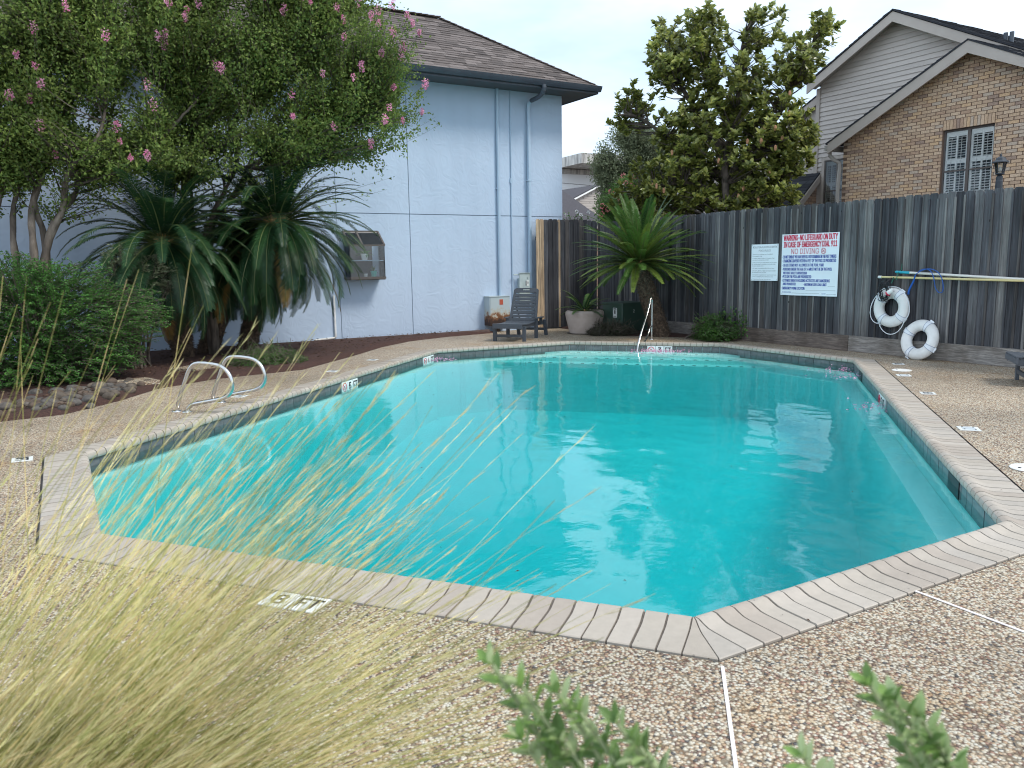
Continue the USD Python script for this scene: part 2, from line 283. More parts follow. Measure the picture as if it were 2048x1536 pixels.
xs = np.arange(0, 11.2, .25); X, Y = np.meshgrid(xs, np.arange(2.2, 13.4, .25)); P = np.c_[X.ravel(), Y.ravel()]; ok = shapely.contains_xy(POOL.buffer(.3), P[:, 0], P[:, 1])
nx = len(xs); i, j = np.meshgrid(np.arange(X.shape[0] - 1), np.arange(nx - 1), indexing="ij"); q = (i * nx + j).ravel(); F = np.c_[q, q + 1, q + nx + 1, q + nx]; F = F[ok[F].all(1)]
obj("basin_floor", (np.c_[P, depth(P[:, 0], P[:, 1])], np.vstack([F[:, [0, 1, 2]], F[:, [0, 2, 3]]])), M["plaster"], shell, smooth=True)
IN = POOL.buffer(.015, join_style=2)
for k in range(3):
    w = .30 * (k + 1) + .06; a, b = PV[3], PV[4]; ln = LineString([a - E_[3] * 2, b + E_[3] * 2])
    st = ln.buffer(w, cap_style=2).intersection(IN); z = WZ - .05 - .065 * k; sp = obj("step", prism(st, -1.35, z - .002 * k), M["plaster"], shell)
    pk = []
    for s in np.arange(-.6, L_[3] + .6, .2):
        p = a + E_[3] * s - N_[3] * (w - .05)
        if POOL.buffer(-.1).contains(Point(p)): pk.append(bar((*(p - E_[3] * .03), z), (*(p + E_[3] * .03), z), .025, .010))
    obj("trim_tile_row", cat(*pk), M["tile"][1], sp)
led = LineString([PV[1] + (PV[1] - PV[2]) * .2, PV[2], PV[3]]).buffer(.20, cap_style=2, join_style=2).intersection(IN)
obj("ledge", prism(led, -1.9, WZ - .24), M["plaster"], shell)
for i in range(NP):
    n = int(round(L_[i] / .155)); w = L_[i] / n
    for k in range(n):
        a = PV[i] + E_[i] * (k * w + .003) + N_[i] * .014; b = PV[i] + E_[i] * ((k + 1) * w - .003) + N_[i] * .014
        jit = rng.uniform(-.0015, .0015)
        obj("waterline_tile", bar((*(a + N_[i] * jit), -.118), (*(b + N_[i] * jit), -.118), .014, .150), M["tile"][rng.integers(4)], shell)
def wall_marker(i, s, txt):
    """No-diving tile, number tile and FT tile on the tile band of edge i, s along it (text reads from the water)."""
    e, n = A([*-E_[i], 0.0]), A([*-N_[i], 0.0]); o = A([*(PV[i] + E_[i] * s), -.118]) + n * .001
    for k in range(3):
        c = o + e * (k - 1) * .158; tl = obj("depth_marker_tile", bar(c - e * .075, c + e * .075, .016, .152), M["white_tile"], shell); f = c + n * .0095
        if k == 0:
            ring = [(f + e * .056 * math.cos(t) + A([0, 0, .056 * math.sin(t)])) for t in np.linspace(0, 2 * np.pi, 25)]
            d1 = f - e * .04 + A([0, 0, .04]); d2 = f + e * .04 - A([0, 0, .04])
            obj("no_diving_ring", cat(tube(ring, .006, 5, False), tube([d1, d2], .005, 5)), M["red"], tl)
            fig = [f + e * x + A([0, 0, z]) for x, z in ((-.03, -.03), (-.005, .0), (.02, .025))]
            obj("diver_figure", cat(tube(fig, .004, 4), tube([fig[1], f + e * .022 - A([0, 0, .01])], .003, 4)), M["black"], tl)
        else:
            obj("numeral" if k == 1 else "lettering", text(txt if k == 1 else "FT", .10, f - A([0, 0, .05]), e, (0, 0, 1), width=.07 if k == 1 else .11, bold=True, center=0, depth=.003), M["black"], tl)
wall_marker(5, L_[5] - 4.72, "5"); wall_marker(5, .42, "4"); wall_marker(3, 1.10, "3"); wall_marker(1, 4.95, "5")

cop = struct("pool_coping", "bullnose brick coping around the pool edge")
PR = [(0, -.045), (-.015, -.03), (-.020, -.006), (-.012, .016), (.008, .029), (.034, .029), (.062, .018), (.092, .009), (.125, .0065), (.298, .005), (.303, .001), (.303, -.05)]
def coping_mesh(i, sa, sb, prof, dz=0.0):
    """sa(d), sb(d): start and end along edge i at offset d."""
    v = A([[*(PV[i] + E_[i] * sf(d) + N_[i] * d), z + dz] for sf in (sa, sb) for d, z in prof]); n = len(prof)
    f = [(k, (k + 1) % n, k + n) for k in range(n)] + [((k + 1) % n, (k + 1) % n + n, k + n) for k in range(n)]
    tv_, tri = trimesh.creation.triangulate_polygon(Polygon(prof), engine="earcut"); near = np.argmin(np.linalg.norm(np.asarray(tv_)[:, None] - A(prof, float)[None], axis=2), axis=1); tri = near[np.asarray(tri)]
    f += [tuple(t) for t in tri] + [tuple(t[::-1] + n) for t in tri]
    return v, A(f)[:, ::-1]
bricks = []
for i in range(NP):
    n = int(round(L_[i] / .1035)); w = L_[i] / n; ta, tb = TA[i], TA[(i + 1) % NP]
    if i in (0, 7): n = int(round(L_[i] / .1035)); w = L_[i] / n
    for k in range(n):
        g = rng.uniform(.0040, .0062); a, b = k * w + g, (k + 1) * w - g; dz = rng.uniform(-.0015, .0015)
        bricks.append((coping_mesh(i, lambda d: a, lambda d: b, PR, dz), PV[i] + E_[i] * (k + .5) * w))
    W1 = [(max(d, .012), z) for d, z in PR]
    bricks.append((coping_mesh(i, lambda d: -max(d, 0) * ta + .003, lambda d: -.003 if d > .03 else -max(d, 0) * ta * .3, W1), PV[i]))
    bricks.append((coping_mesh(i, lambda d: L_[i] + .003 if d > .03 else L_[i] + max(d, 0) * tb * .3, lambda d: L_[i] + max(d, 0) * tb - .003, W1), PV[(i + 1) % NP]))
    GP = [(d + (.004 if d < .1 else -.004), z - .006) for d, z in PR]
    obj("mortar_bed", coping_mesh(i, lambda d: -d * ta, lambda d: L_[i] + d * tb, GP), M["grout"], cop, smooth=35)
bricks.sort(key=lambda b: np.hypot(*b[1]) + (4 if b[1][1] < b[1][0] * .33 else 0))
for m, c in bricks[:300]: obj("coping_brick", m, M["coping"][rng.integers(5)], cop, smooth=35)
if bricks[300:]: obj("far_coping_bricks", cat(*[b[0] for b in bricks[300:]]), M["coping"][0], cop, kind="stuff", smooth=35)
obj("mastic_joint", sheet(POOL.buffer(.325, join_style=2).difference(POOL.buffer(.29, join_style=2)), -.008), M["joint"], cop)

# water: a fine rippled sheet closed below
st = .04; x0, y0, x1, y1 = POOL.bounds; xs, ys = np.arange(x0 - .1, x1 + .1, st), np.arange(y0 - .1, y1 + .1, st); X, Y = np.meshgrid(xs, ys); P = np.c_[X.ravel(), Y.ravel()]
ok = shapely.contains_xy(POOL.buffer(.012), P[:, 0], P[:, 1]); nx = len(xs); i, j = np.meshgrid(np.arange(len(ys) - 1), np.arange(nx - 1), indexing="ij"); q = (i * nx + j).ravel(); F = np.c_[q, q + 1, q + nx + 1, q + nx]; F = F[ok[F].any(1)]
Q = np.c_[P, P[:, :1] * 0]
rot2 = lambda a: np.c_[P[:, 0] * math.cos(a) + P[:, 1] * math.sin(a), -P[:, 0] * math.sin(a) + P[:, 1] * math.cos(a), P[:, 0] * 0]
amp = .35 + 1.0 * np.exp(-((P[:, 0] - 4.6) ** 2 + (P[:, 1] - 5.4) ** 2) / 7) + .5 * meshkit.noise(Q * .5)
Z = WZ + amp * (.0066 * (meshkit.fbm(rot2(-.5) * A([3.6, 1.5, 1]), 3, 3) - .5) + .0042 * (meshkit.fbm(rot2(.4) * A([6.5, 3.2, 1]), 3, 7) - .5))
top = np.vstack([F[:, [0, 1, 2]], F[:, [0, 2, 3]]]); idx = np.unique(top); mp = -np.ones(len(P), int); mp[idx] = np.arange(len(idx)); tv, tf = np.c_[P, Z][idx], mp[top]
ed = np.vstack([tf[:, [0, 1]], tf[:, [1, 2]], tf[:, [2, 0]]]); es = {tuple(e) for e in ed.tolist()}; bd = A([e for e in es if (e[1], e[0]) not in es])
n = len(tv); bv = tv.copy(); bv[:, 2] = -3.2
sk = np.vstack([np.c_[bd[:, 1], bd[:, 0], bd[:, 0] + n], np.c_[bd[:, 1], bd[:, 0] + n, bd[:, 1] + n]])
wt = struct("water", "turquoise pool water with light ripples"); obj("water_body", (np.vstack([tv, bv]), np.vstack([tf, sk, tf[:, ::-1] + n])), M["water"], wt, smooth=80)

# flat markers in the deck
def deck_marker(c, i, rows, ink, blank=False, label=None, tiles=1):
    """rows of lettering read from outside the pool, tops towards the water; i is the nearest pool edge."""
    xd, yd = A([*-E_[i], 0]), A([*-N_[i], 0]); c = A([*c, .004])
    w = .155 * (tiles if tiles > 1 else 1); xd = -xd if xd[0] * yd[1] - xd[1] * yd[0] < 0 else xd
    pl = obj("deck_marker", cat(*[place(trimesh.creation.box((.152, .152, .006)), c + xd * .158 * (k - (tiles - 1) / 2), xd, yd) for k in range(tiles)]), M["white_tile"], deck, label=label)
    for k, r in enumerate(rows):
        o = c + xd * .158 * (k - (len(rows) - 1) / 2) if tiles > 1 else c
        obj("lettering", text(r, .09, o - yd * .045 + A([0, 0, .0042]), xd, yd, width=min(.125, .068 * len(r)), bold=True, center=0, depth=.0012), ink, pl)
deck_marker((.89, 3.57), 7, ["8", "FT"], M["black"], label="white tile marker reading 8 FT half behind the tall grass", tiles=2)
deck_marker((-.26, 7.62), 6, ["8FT"], M["black"], label="white tile marker reading 8FT at left edge of the deck")
deck_marker((8.67, 5.42), 1, ["5 FT"], M["black"], label="white tile marker reading 5 FT on the right side deck")
deck_marker((10.75, 7.20), 1, ["3 FT"], M["black"], label="white tile marker reading 3 FT near the far right pool corner")
deck_marker((1.96, 9.92), 5, ["5 FT"], M["greyink"], label="faded grey marker beside the grab rails")
deck_marker((3.62, 11.49), 5, ["4 FT"], M["greyink"], label="faded marker on the left deck")
deck_marker((4.62, 12.50), 5, ["4 FT"], M["greyink"], label="far faded marker on the left deck")
for c, nm in (((9.76, 6.45), "faded no diving plate behind the skimmer lid"), ((7.15, 4.06), "faded no diving plate with blue grey bars at right")):
    xd, yd = A([*-E_[1], 0]), A([*-N_[1], 0]); xd = -xd if xd[0] * yd[1] - xd[1] * yd[0] < 0 else xd; c3 = A([*c, .004])
    pl = obj("deck_marker", place(trimesh.creation.box((.17, .17, .006)), c3, xd, yd), M["white_tile"], deck, label=nm)
    fade = M.setdefault("faded", mat("faded_ink", (.42, .46, .48), rough=.5))
    obj("faded_panel", place(trimesh.creation.box((.12, .11, .0016)), c3 + A([0, 0, .0042]), xd, yd), fade, pl)
    obj("screw_heads", cat(*[lathe([(.0, 0), (.007, 0), (.007, .003), (0, .003)], c3 + xd * a + yd * b + A([0, 0, .005]), 10) for a in (-.05, .05) for b in (-.045, .045)]), M["black"], pl)
for c, nm in (((10.18, 6.76), "round white skimmer lid between two deck markers"), ((6.15, 3.03), "round white skimmer lid cut by the right picture edge")):
    t = thing("skimmer_lid", nm, "skimmer lid", (*c, 0)); obj("cover", lathe([(0, .0), (.125, .0), (.128, .004), (.12, .009), (0, .010)], (*c, .001), 40), M["white_plastic"], t)
    obj("finger_hole", lathe([(0, 0), (.012, 0), (.012, .002), (0, .002)], (c[0] - .07, c[1] + .03, .0112), 12), M["joint"], t)
for s in (7.15, 1.30):
    a = PV[1] + E_[1] * s - N_[1] * .0; m = bar((*(a - E_[1] * .17 + N_[1] * .005), -.115), (*(a + E_[1] * .17 + N_[1] * .005), -.115), .012, .13)
    sm = obj("skimmer_mouth", m, M["black"], shell)
# ------------------------------------------------------------------ fences
def plank(name, tone, i, hard=1.0):
    return mat(name, [(.28, grey(.28, tone)), (.44, grey(.75, tone)), (.58, grey(1.1, tone)), (.74, grey(1.9, tone))], rough=.85, spec=.25, var=dict(scale=3.2, detail=9, rough=.68, map=(14, 14, .5), loc=(i * 3.1, i * 1.7, i), dist=.6,
               spots=dict(scale=4.2, map=(1, 1, .55), r=.055, color=(.012, .011, .010)), big=dict(scale=1.3, map=(1.2, 1.2, .8), ramp=[(.3, (.62,) * 3), (.7, (1.22,) * 3)])), bump=[dict(scale=26, map=(3, 3, .16), str=.45 * hard, d=.006)])
M["plank"] = [plank(f"plank_{i}", t, i) for i, t in enumerate([(.085, .086, .093), (.060, .061, .067), (.120, .119, .121), (.044, .044, .049), (.185, .178, .170), (.080, .073, .070)])]
M["fresh"] = [plank(f"fresh_plank_{i}", t, i + 9, .4) for i, t in enumerate([(.44, .33, .22), (.37, .27, .175)])]
M["kick"] = [mat(f"kickboard_{i}", [(.3, grey(.4, t)), (.5, t), (.72, grey(2.0, t))], rough=.85, var=dict(scale=3, detail=9, rough=.7, map=(1.2, 1.2, 16), loc=(i, i, i), dist=1.2, big=dict(scale=2.2, ramp=[(.3, (.6, .55, .5)), (.7, (1.3,) * 3)])), bump=[dict(scale=18, map=(.3, .3, 5), str=.6, d=.01)]) for i, t in enumerate([(.15, .135, .125), (.105, .085, .072), (.19, .175, .16)])]
def picket(o, xd, nd, w, z0, z1, th=.017, lean=0.0):
    """Dog-eared board: o its centre on the ground line, xd along the fence, nd its outward face."""
    c = .022; pr = [(-w/2, z0), (w/2, z0), (w/2 + lean, z1 - c * 1.25), (w/2 - c + lean, z1), (-w/2 + c + lean, z1), (-w/2 + lean, z1 - c * 1.25)]
    return sideplate(pr, A([*o, 0.0]), A([*xd, 0.0]), (0, 0, 1), th)
rf = np.random.default_rng(11)
FX, FB = 11.65, 15.86
fence = thing("board_fence", "tall weathered grey board on board fence behind the right side of the pool", "fence", (FX, 9, 0))
y, k = FB - .05, 0; PW = [.22, .22, .18, .16, .10, .12]
while y > 3.6:
    w = rf.uniform(.128, .137); dx = rf.uniform(-.003, .003)
    obj("picket", picket((FX + dx, y - w / 2), (0, -1), (-1, 0), w, .262 + rf.uniform(-.006, .004), 2.483 + rf.uniform(-.012, .010), lean=rf.uniform(-.003, .003)), M["plank"][rf.choice(6, p=PW)], fence)
    y -= w + rf.uniform(.001, .005); bw = rf.uniform(.026, .040)
    obj("batten", bar((FX - .016, y + .002, .245 + rf.uniform(-.012, .008)), (FX - .016, y + .002 + rf.uniform(-.004, .004), 2.43 + rf.uniform(-.03, .02)), bw, .012, upv=(1, 0, 0), ch=.002), M["plank"][rf.choice(6, p=[.16, .12, .26, .10, .26, .10])], fence)
    k += 1
for n_, (a, b) in enumerate(((15.8, 11.9), (11.895, 8.72), (8.712, 5.1), (5.09, 3.4))):
    obj("kickboard", bar((FX - .018, a, .135), (FX - .018, b, .135), .038, .262, ch=.004), M["kick"][n_ % 3], fence)
obj("rail", bar((FX + .045, 15.8, .8), (FX + .045, 3.4, .8), .04, .09), M["plank"][3], fence); obj("rail", bar((FX + .045, 15.8, 2.1), (FX + .045, 3.4, 2.1), .04, .09), M["plank"][3], fence)
back = thing("back_fence", "grey board fence with three new tan pickets beside the blue house", "fence", (10.8, FB, 0))
x, k = 9.925, 0
for k, (w, fresh) in enumerate([(.105, 1), (.105, 1), (.128, 0), (.128, 0), (.128, 0), (.070, 1)] + [(.130, 0)] * 8):
    if x + w > FX: break
    obj("picket", picket((x + w / 2, FB - (.006 if fresh else 0)), (1, 0), (0, -1), w - .003, .03, 2.535 + rf.uniform(-.012, .012)), M["fresh"][k % 2] if fresh else M["plank"][rf.choice([0, 1, 3, 5])], back, label="new tan picket" if fresh else None)
    x += w
    if not fresh: obj("batten", bar((x, FB - .015, .03), (x, FB - .015, 2.48), rf.uniform(.024, .034), .012, upv=(0, 1, 0), ch=.002), M["plank"][rf.choice([1, 3, 5, 0])], back)
obj("batten", bar((10.03, FB - .022, .03), (10.03, FB - .022, 2.52), .03, .012, upv=(0, 1, 0), ch=.002), M["fresh"][0], back, label="new tan batten")
obj("rail", bar((9.95, FB + .045, .6), (11.6, FB + .045, .6), .04, .09), M["plank"][3], back); obj("rail", bar((9.95, FB + .045, 2.1), (11.6, FB + .045, 2.1), .04, .09), M["plank"][3], back)

# ------------------------------------------------------------------ the blue house
M["stucco"] = mat("stucco", [(.3, (.40, .488, .605)), (.7, (.435, .53, .65))], rough=.75, var=dict(scale=.7, detail=7, rough=.65, big=dict(scale=.9, map=(2.2, 2.2, .22), ramp=[(.30, (.93, .935, .94)), (.5, (.99,) * 3), (.7, (1.02,) * 3)])),
                  bump=[dict(scale=3.2, detail=3, str=.38, d=.02, dist=3.2, rough=.4), dict(scale=11, detail=4, str=.12, d=.008, dist=2.4)])
M["seam"] = mat("seam", (.10, .14, .19), rough=.8)
M["trim_dark"] = mat("dark_trim", [(.3, (.040, .050, .064)), (.7, (.055, .066, .082))], rough=.4, var=dict(scale=2))
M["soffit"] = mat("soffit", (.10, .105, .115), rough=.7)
M["paint_blue"] = mat("blue_paint", [(.3, (.35, .455, .565)), (.7, (.40, .51, .62))], rough=.45, var=dict(scale=3))
SHT = [(.105, .089, .082), (.135, .114, .106), (.088, .075, .070), (.165, .141, .131), (.118, .099, .091)]
M["shingle"] = [mat(f"shingle_{i}", [(.3, grey(.72, t)), (.7, grey(1.3, t))], rough=.95, spec=.2, var=dict(scale=70, detail=4, rough=.8), bump=[dict(scale=220, str=.5, d=.004)]) for i, t in enumerate(SHT)]
WY = 16.1; HX = 10.82
hs = thing("blue_house", "pale blue stucco house with hipped brown shingle roof behind the palms", "house", (2.4, 19, 0))
obj("wall", cat(box(-7, HX - .02, WY + .016, WY + 5.2, -.02, 5.40)), M["seam"], hs)
for x0, x1 in ((-7, -1.2), (-1.19, 2.2), (2.21, 5.30), (5.312, 6.90), (6.914, HX)):
    for z0, z1 in ((.0, 2.605), (2.620, 5.38)): obj("wall_panel", box(x0, x1, WY, WY + .03, z0, z1), M["stucco"], hs)
obj("side_wall", box(HX - .02, HX - .001, WY + .03, WY + 5.2, 0, 5.38), M["stucco"], hs)
EY, EX, EZ = 15.47, 11.42, 5.50; SL = .668; RY, RZ = 18.17, EZ + 2.70 * .668
roof = A([[-7.6, EY, EZ], [EX, EY, EZ], [EX - 2.7, RY, RZ], [-4.9, RY, RZ], [-7.6, 20.9, EZ], [EX, 20.9, EZ]]); dn = A([0, 0, -.03])
rp = obj("roof", (np.vstack([roof, roof + dn]), A([[0, 1, 2], [0, 2, 3], [1, 5, 2], [5, 4, 3], [5, 3, 2], [4, 0, 3], [6, 8, 7], [6, 9, 8], [7, 8, 11], [11, 9, 10], [11, 8, 9], [10, 9, 6], [0, 6, 7], [0, 7, 1], [1, 7, 11], [1, 11, 5]])), M["shingle"][2], hs)
rs = np.random.default_rng(3); SV = A([0, 1, SL]) / math.hypot(1, SL); SN = A([0, -SL, 1]) / math.hypot(1, SL); tabs = []; rowh = .138; nrow = int(3.24 / rowh)
for r in range(nrow):
    a = r * rowh; b = a + rowh + .02; x = -7.4 + a * .83 + rs.uniform(0, .3); xr = EX - .01 - a * .832
    while x < xr:
        w = rs.uniform(.20, .42); t = rs.choice([.006, .012, .018]); x1 = min(x + w, xr)
        if x1 - x > .05:
            p = lambda xx, s, h: A([xx, EY - .02, EZ]) + SV * s + SN * h
            xb = min(x1, EX - .01 - b * .832); m = hexa([p(x, a, .002), p(x1, a, .002), p(xb, b, .001), p(min(x, xb - .01), b, .001)], [p(x, a, t + .006), p(x1, a, t + .006), p(xb, b, .006), p(min(x, xb - .01), b, .006)])
            tabs.append((m, x))
        x = x1 + .004
vis = [k for k, t in enumerate(tabs) if t[1] > 4.6][::-1]; vis = sorted(vis, key=lambda k: -tabs[k][1])[:300]; vset = set(vis)
for k in vis: obj("shingle", tabs[k][0], M["shingle"][rs.integers(5)], rp)
rest = [t[0] for k, t in enumerate(tabs) if k not in vset]
for q in range(3): obj("far_shingles", cat(*rest[q::3]), M["shingle"][(0, 1, 4)[q]], rp, kind="stuff")
def caps(p, q, n, m, parent, nm="ridge_cap"):
    p, q = A(p, float), A(q, float)
    for k in range(n):
        a = p + (q - p) * k / n; b = p + (q - p) * (k + 1.25) / n; obj(nm, bar(a + A([0, 0, .03 + .008]), b + A([0, 0, .022]), .22, .022, ch=.01), M[m][rs.integers(len(M[m]))], parent)
caps((EX - .05, EY + .05, EZ + .01), (EX - 2.7, RY, RZ), 24, "shingle", rp); caps((EX - 2.7, RY, RZ), (4.5, RY, RZ), 26, "shingle", rp)
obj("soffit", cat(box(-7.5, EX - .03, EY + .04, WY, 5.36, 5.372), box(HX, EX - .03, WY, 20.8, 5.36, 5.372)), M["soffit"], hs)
obj("fascia", cat(box(-7.6, EX - .01, EY + .005, EY + .035, 5.345, EZ - .012), box(EX - .035, EX - .01, EY + .035, 20.8, 5.345, EZ - .012)), M["trim_dark"], hs)
gp = [(0, 0), (.06, 0), (.085, .04), (.10, .07), (.115, .115), (.108, .115), (.095, .08), (.08, .05), (.055, .008), (.008, .008), (.008, .115), (0, .115)]
obj("gutter", sideplate(gp, ((-7.6 + EX + .02) / 2, EY, 5.385), (0, -1, 0), (0, 0, 1), EX + .02 + 7.6), M["trim_dark"], hs)
dsx = 9.87
obj("gutter_outlet", tube(spline([(dsx + .02, EY - .06, 5.40), (dsx + .02, EY - .05, 5.28), (dsx + .01, EY + .06, 5.20), (dsx, WY - .20, 5.15)], 12), .05, 12), M["trim_dark"], hs)
obj("downspout", cat(tube(spline([(dsx, WY - .22, 5.16), (dsx, WY - .10, 5.11), (dsx, WY - .06, 4.98), (dsx, WY - .06, 4.7)], 10), .042, 10), bar((dsx, WY - .06, 4.75), (dsx, WY - .06, .12), .075, .085, upv=(0, 1, 0), ch=.012), box(dsx - .05, dsx + .05, WY - .11, WY, 3.4, 3.43)), M["paint_blue"], hs)
obj("conduit", cat(tube([(9.07, WY - .045, 5.36), (9.07, WY - .045, .8)], .036, 12), box(9.02, 9.12, WY - .05, WY, 3.2, 3.23)), M["paint_blue"], hs)
obj("conduit", cat(tube([(9.42, WY - .02, 5.36), (9.42, WY - .02, 3.0), (9.415, WY - .02, 2.95), (9.42, WY - .02, .12)], .015, 8), box(9.39, 9.45, WY - .03, WY, 3.35, 3.45)), M["paint_blue"], hs)
obj("drain_pipe", cat(tube([(5.16, WY - .03, .95), (5.16, WY - .03, .10), (5.13, WY - .03, .075), (4.72, WY - .03, .05)], .022, 10)), M["white_plastic"], hs)
obj("soap_box", box(9.40, 9.56, WY - .06, WY, .36, .53), M["paint_blue"], hs)
# garden window
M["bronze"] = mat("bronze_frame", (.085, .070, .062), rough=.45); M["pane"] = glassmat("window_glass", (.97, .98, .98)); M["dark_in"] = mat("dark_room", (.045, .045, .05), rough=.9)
bx0, bx1, by, bz0, bz1, bzt = 5.42, 6.17, 15.74, 1.29, 1.95, 2.24
def bb(p, q, w=.035, h=.035): return bar(p, q, w, h)
fr = cat(bb((bx0, by, bz0), (bx1, by, bz0), .05, .05), bb((bx0, by, bz1), (bx1, by, bz1)), bb((bx0, WY, bzt), (bx1, WY, bzt)), *[bb((x, by, bz0), (x, by, bz1)) for x in (bx0, 5.70, bx1)], *[bb((x, by, bz1), (x, WY, bzt)) for x in (bx0, 5.70, bx1)], *[bb((x, by, bz0), (x, WY, bz0)) for x in (bx0, bx1)], box(bx0, bx1, by, WY, bz0 - .04, bz0 - .012))
wn = obj("garden_window", fr, M["bronze"], hs)
obj("pane", box(bx0 + .015, bx1 - .015, by - .003, by + .003, bz0, bz1), M["pane"], wn)
obj("pane", hexa([(bx0, by, bz1), (bx1, by, bz1), (bx1, WY, bzt), (bx0, WY, bzt)], [(bx0, by - .003, bz1 + .005), (bx1, by - .003, bz1 + .005), (bx1, WY - .003, bzt + .005), (bx0, WY - .003, bzt + .005)]), M["pane"], wn)
for x in (bx0, bx1): obj("pane", sideplate([(by, bz0), (WY, bz0), (WY, bzt), (by, bz1)], (x, 0, 0), (0, 1, 0), (0, 0, 1), .005), M["pane"], wn)
obj("shelf", box(bx0 + .02, bx1 - .02, by + .03, WY - .02, 1.635, 1.65), M["paint_blue"], wn)
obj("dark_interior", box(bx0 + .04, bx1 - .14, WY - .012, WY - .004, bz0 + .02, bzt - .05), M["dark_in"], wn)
M["white_pot"] = mat("white_pot", (.72, .72, .70), rough=.35); M["teal_pot"] = mat("teal_pot", (.10, .42, .36), rough=.4)
M["leaf_house"] = mat("house_plant_leaf", (.1, .2, .05), rough=.5, transl=.2, island=[(0, (.05, .12, .03)), (1, (.16, .28, .08))])
def potplant(name, lab, c, r, h, m, n, L, seed, up_=.5):
    t = thing(name, lab, "pot plant", c); g_ = np.random.default_rng(seed)
    obj("pot", lathe([(0, 0), (r * .7, 0), (r, h * .9), (r * 1.08, h * .9), (r * 1.08, h), (r * .9, h), (r * .85, h * .8), (0, h * .8)], c, 20), m, t)
    if n:
        az = g_.uniform(0, 2 * np.pi, n); el = g_.uniform(-.2, 1.2, n) * up_ * 1.6; D = np.c_[np.cos(az) * np.cos(el), np.sin(az) * np.cos(el) * .6, np.sin(el)]; P = A(c) + A([0, 0, h * .85]) + D * .02
        obj("leaves", leaf6(P, D, np.tile([0, 0, 1.0], (n, 1)) + .2, g_.uniform(.5, 1, n) * L, L * .2, curl=.3), M["leaf_house"], t)
potplant("potted_plant", "spiky plant in a white pot on the window shelf", (5.80, 15.92, 1.652), .075, .13, M["white_pot"], 26, .2, 1)
potplant("potted_plant", "small plant in a teal pot at the foot of the garden window", (5.98, 15.90, 1.30), .065, .13, M["teal_pot"], 22, .13, 2, .8)
potplant("white_cup", "small white cup on the garden window sill", (5.79, 15.86, 1.30), .04, .075, M["white_pot"], 0, .1, 3)
# edging and utility boxes
M["edging"] = mat("edging_timber", [(.3, (.07, .045, .04)), (.7, (.15, .10, .085))], rough=.85, var=dict(scale=8, map=(1, 6, 6)))
t = struct("bed_edging", "low red brown timber edging along the house wall"); obj("timber", cat(*[bar((*a, .035), (*b, .035), .06, .09) for a, b in zip([(5.0, 15.72), (6.3, 15.74), (7.6, 15.76)], [(6.29, 15.74), (7.59, 15.76), (8.62, 15.80)])]), M["edging"], t)
def rusty(name):
    nd = {"g": ("geometry", {}), "s": ("separate_xyz", {}), "n": ("noise_texture", {"scale": 9, "detail": 8, "roughness": .7}), "mr": ("map_range", {"from_min": .14, "from_max": .60, "to_min": .62, "to_max": -.02}),
          "ad": ("math", {"math_type": "add"}), "r": ("rgb_ramp", {"ramp": [(.60, (.40, .47, .49)), (.72, (.42, .40, .33)), (.80, (.20, .085, .035)), (1.0, (.035, .018, .012))]}), "p": ("principled_bsdf", {"roughness": .6})}
    return usdkit.material(stage, LK + name, nd, [("g.position", "n.vector"), ("g.position", "s.vector"), ("s.z", "mr.value"), ("n.fac", "ad.value1"), ("mr.result", "ad.value2"), ("ad.value", "r.fac"), ("r.color", "p.base_color")], surface="p.BSDF")
M["rusty"] = rusty("rusty_steel"); M["boxpaint"] = mat("faded_box_paint", [(.3, (.34, .42, .43)), (.7, (.46, .53, .52))], rough=.55, var=dict(scale=5, detail=7, big=dict(scale=3, ramp=[(.35, (.8, .78, .72)), (.6, (1,) * 3)])))
t = thing("meter_box", "rusty pale blue electrical box low on the blue wall behind the lounger", "electrical box", (8.95, WY, .1))
obj("cabinet", box(8.67, 9.19, 15.84, WY, .15, .80), M["rusty"], t); obj("lid", box(8.66, 9.20, 15.825, WY - .0, .80, .815), M["rusty"], t); obj("door", box(8.69, 9.17, 15.832, 15.842, .17, .785), M["rusty"], t)
obj("warning_sticker", box(8.92, 9.01, 15.828, 15.834, .62, .74), mat("sticker_red", (.42, .09, .05), rough=.5), t); obj("stub_pipe", tube([(8.93, 15.97, .15), (8.95, 15.97, .0)], .045, 10), M["rusty"], t)
t = thing("meter_box", "tall narrow pale electrical box above the lounger backrest", "electrical box", (9.68, WY, .7))
obj("cabinet", box(9.54, 9.82, 15.97, WY - .105, .62, 1.31), M["boxpaint"], t); obj("lid", box(9.52, 9.83, 15.955, WY - .105, 1.31, 1.325), M["boxpaint"], t); obj("wall_bracket", box(9.56, 9.80, WY - .105, WY, .8, 1.2), M["boxpaint"], t)
obj("pipe_stub", tube([(9.54, 16.0, 1.28), (9.40, 16.0, 1.285)], .014, 8), M["boxpaint"], t)
obj("number_label", box(9.725, 9.785, 15.964, 15.969, 1.02, 1.15), M["white_tile"], t); obj("number_print", cat(text("8", .05, (9.74, 15.962, 1.07), (1, 0, 0), (0, 0, 1)), box(9.705, 9.72, 15.963, 15.969, 1.03, 1.14), text("1", .04, (9.735, 15.966, 1.18), (1, 0, 0), (0, 0, 1))), M["black"], t)
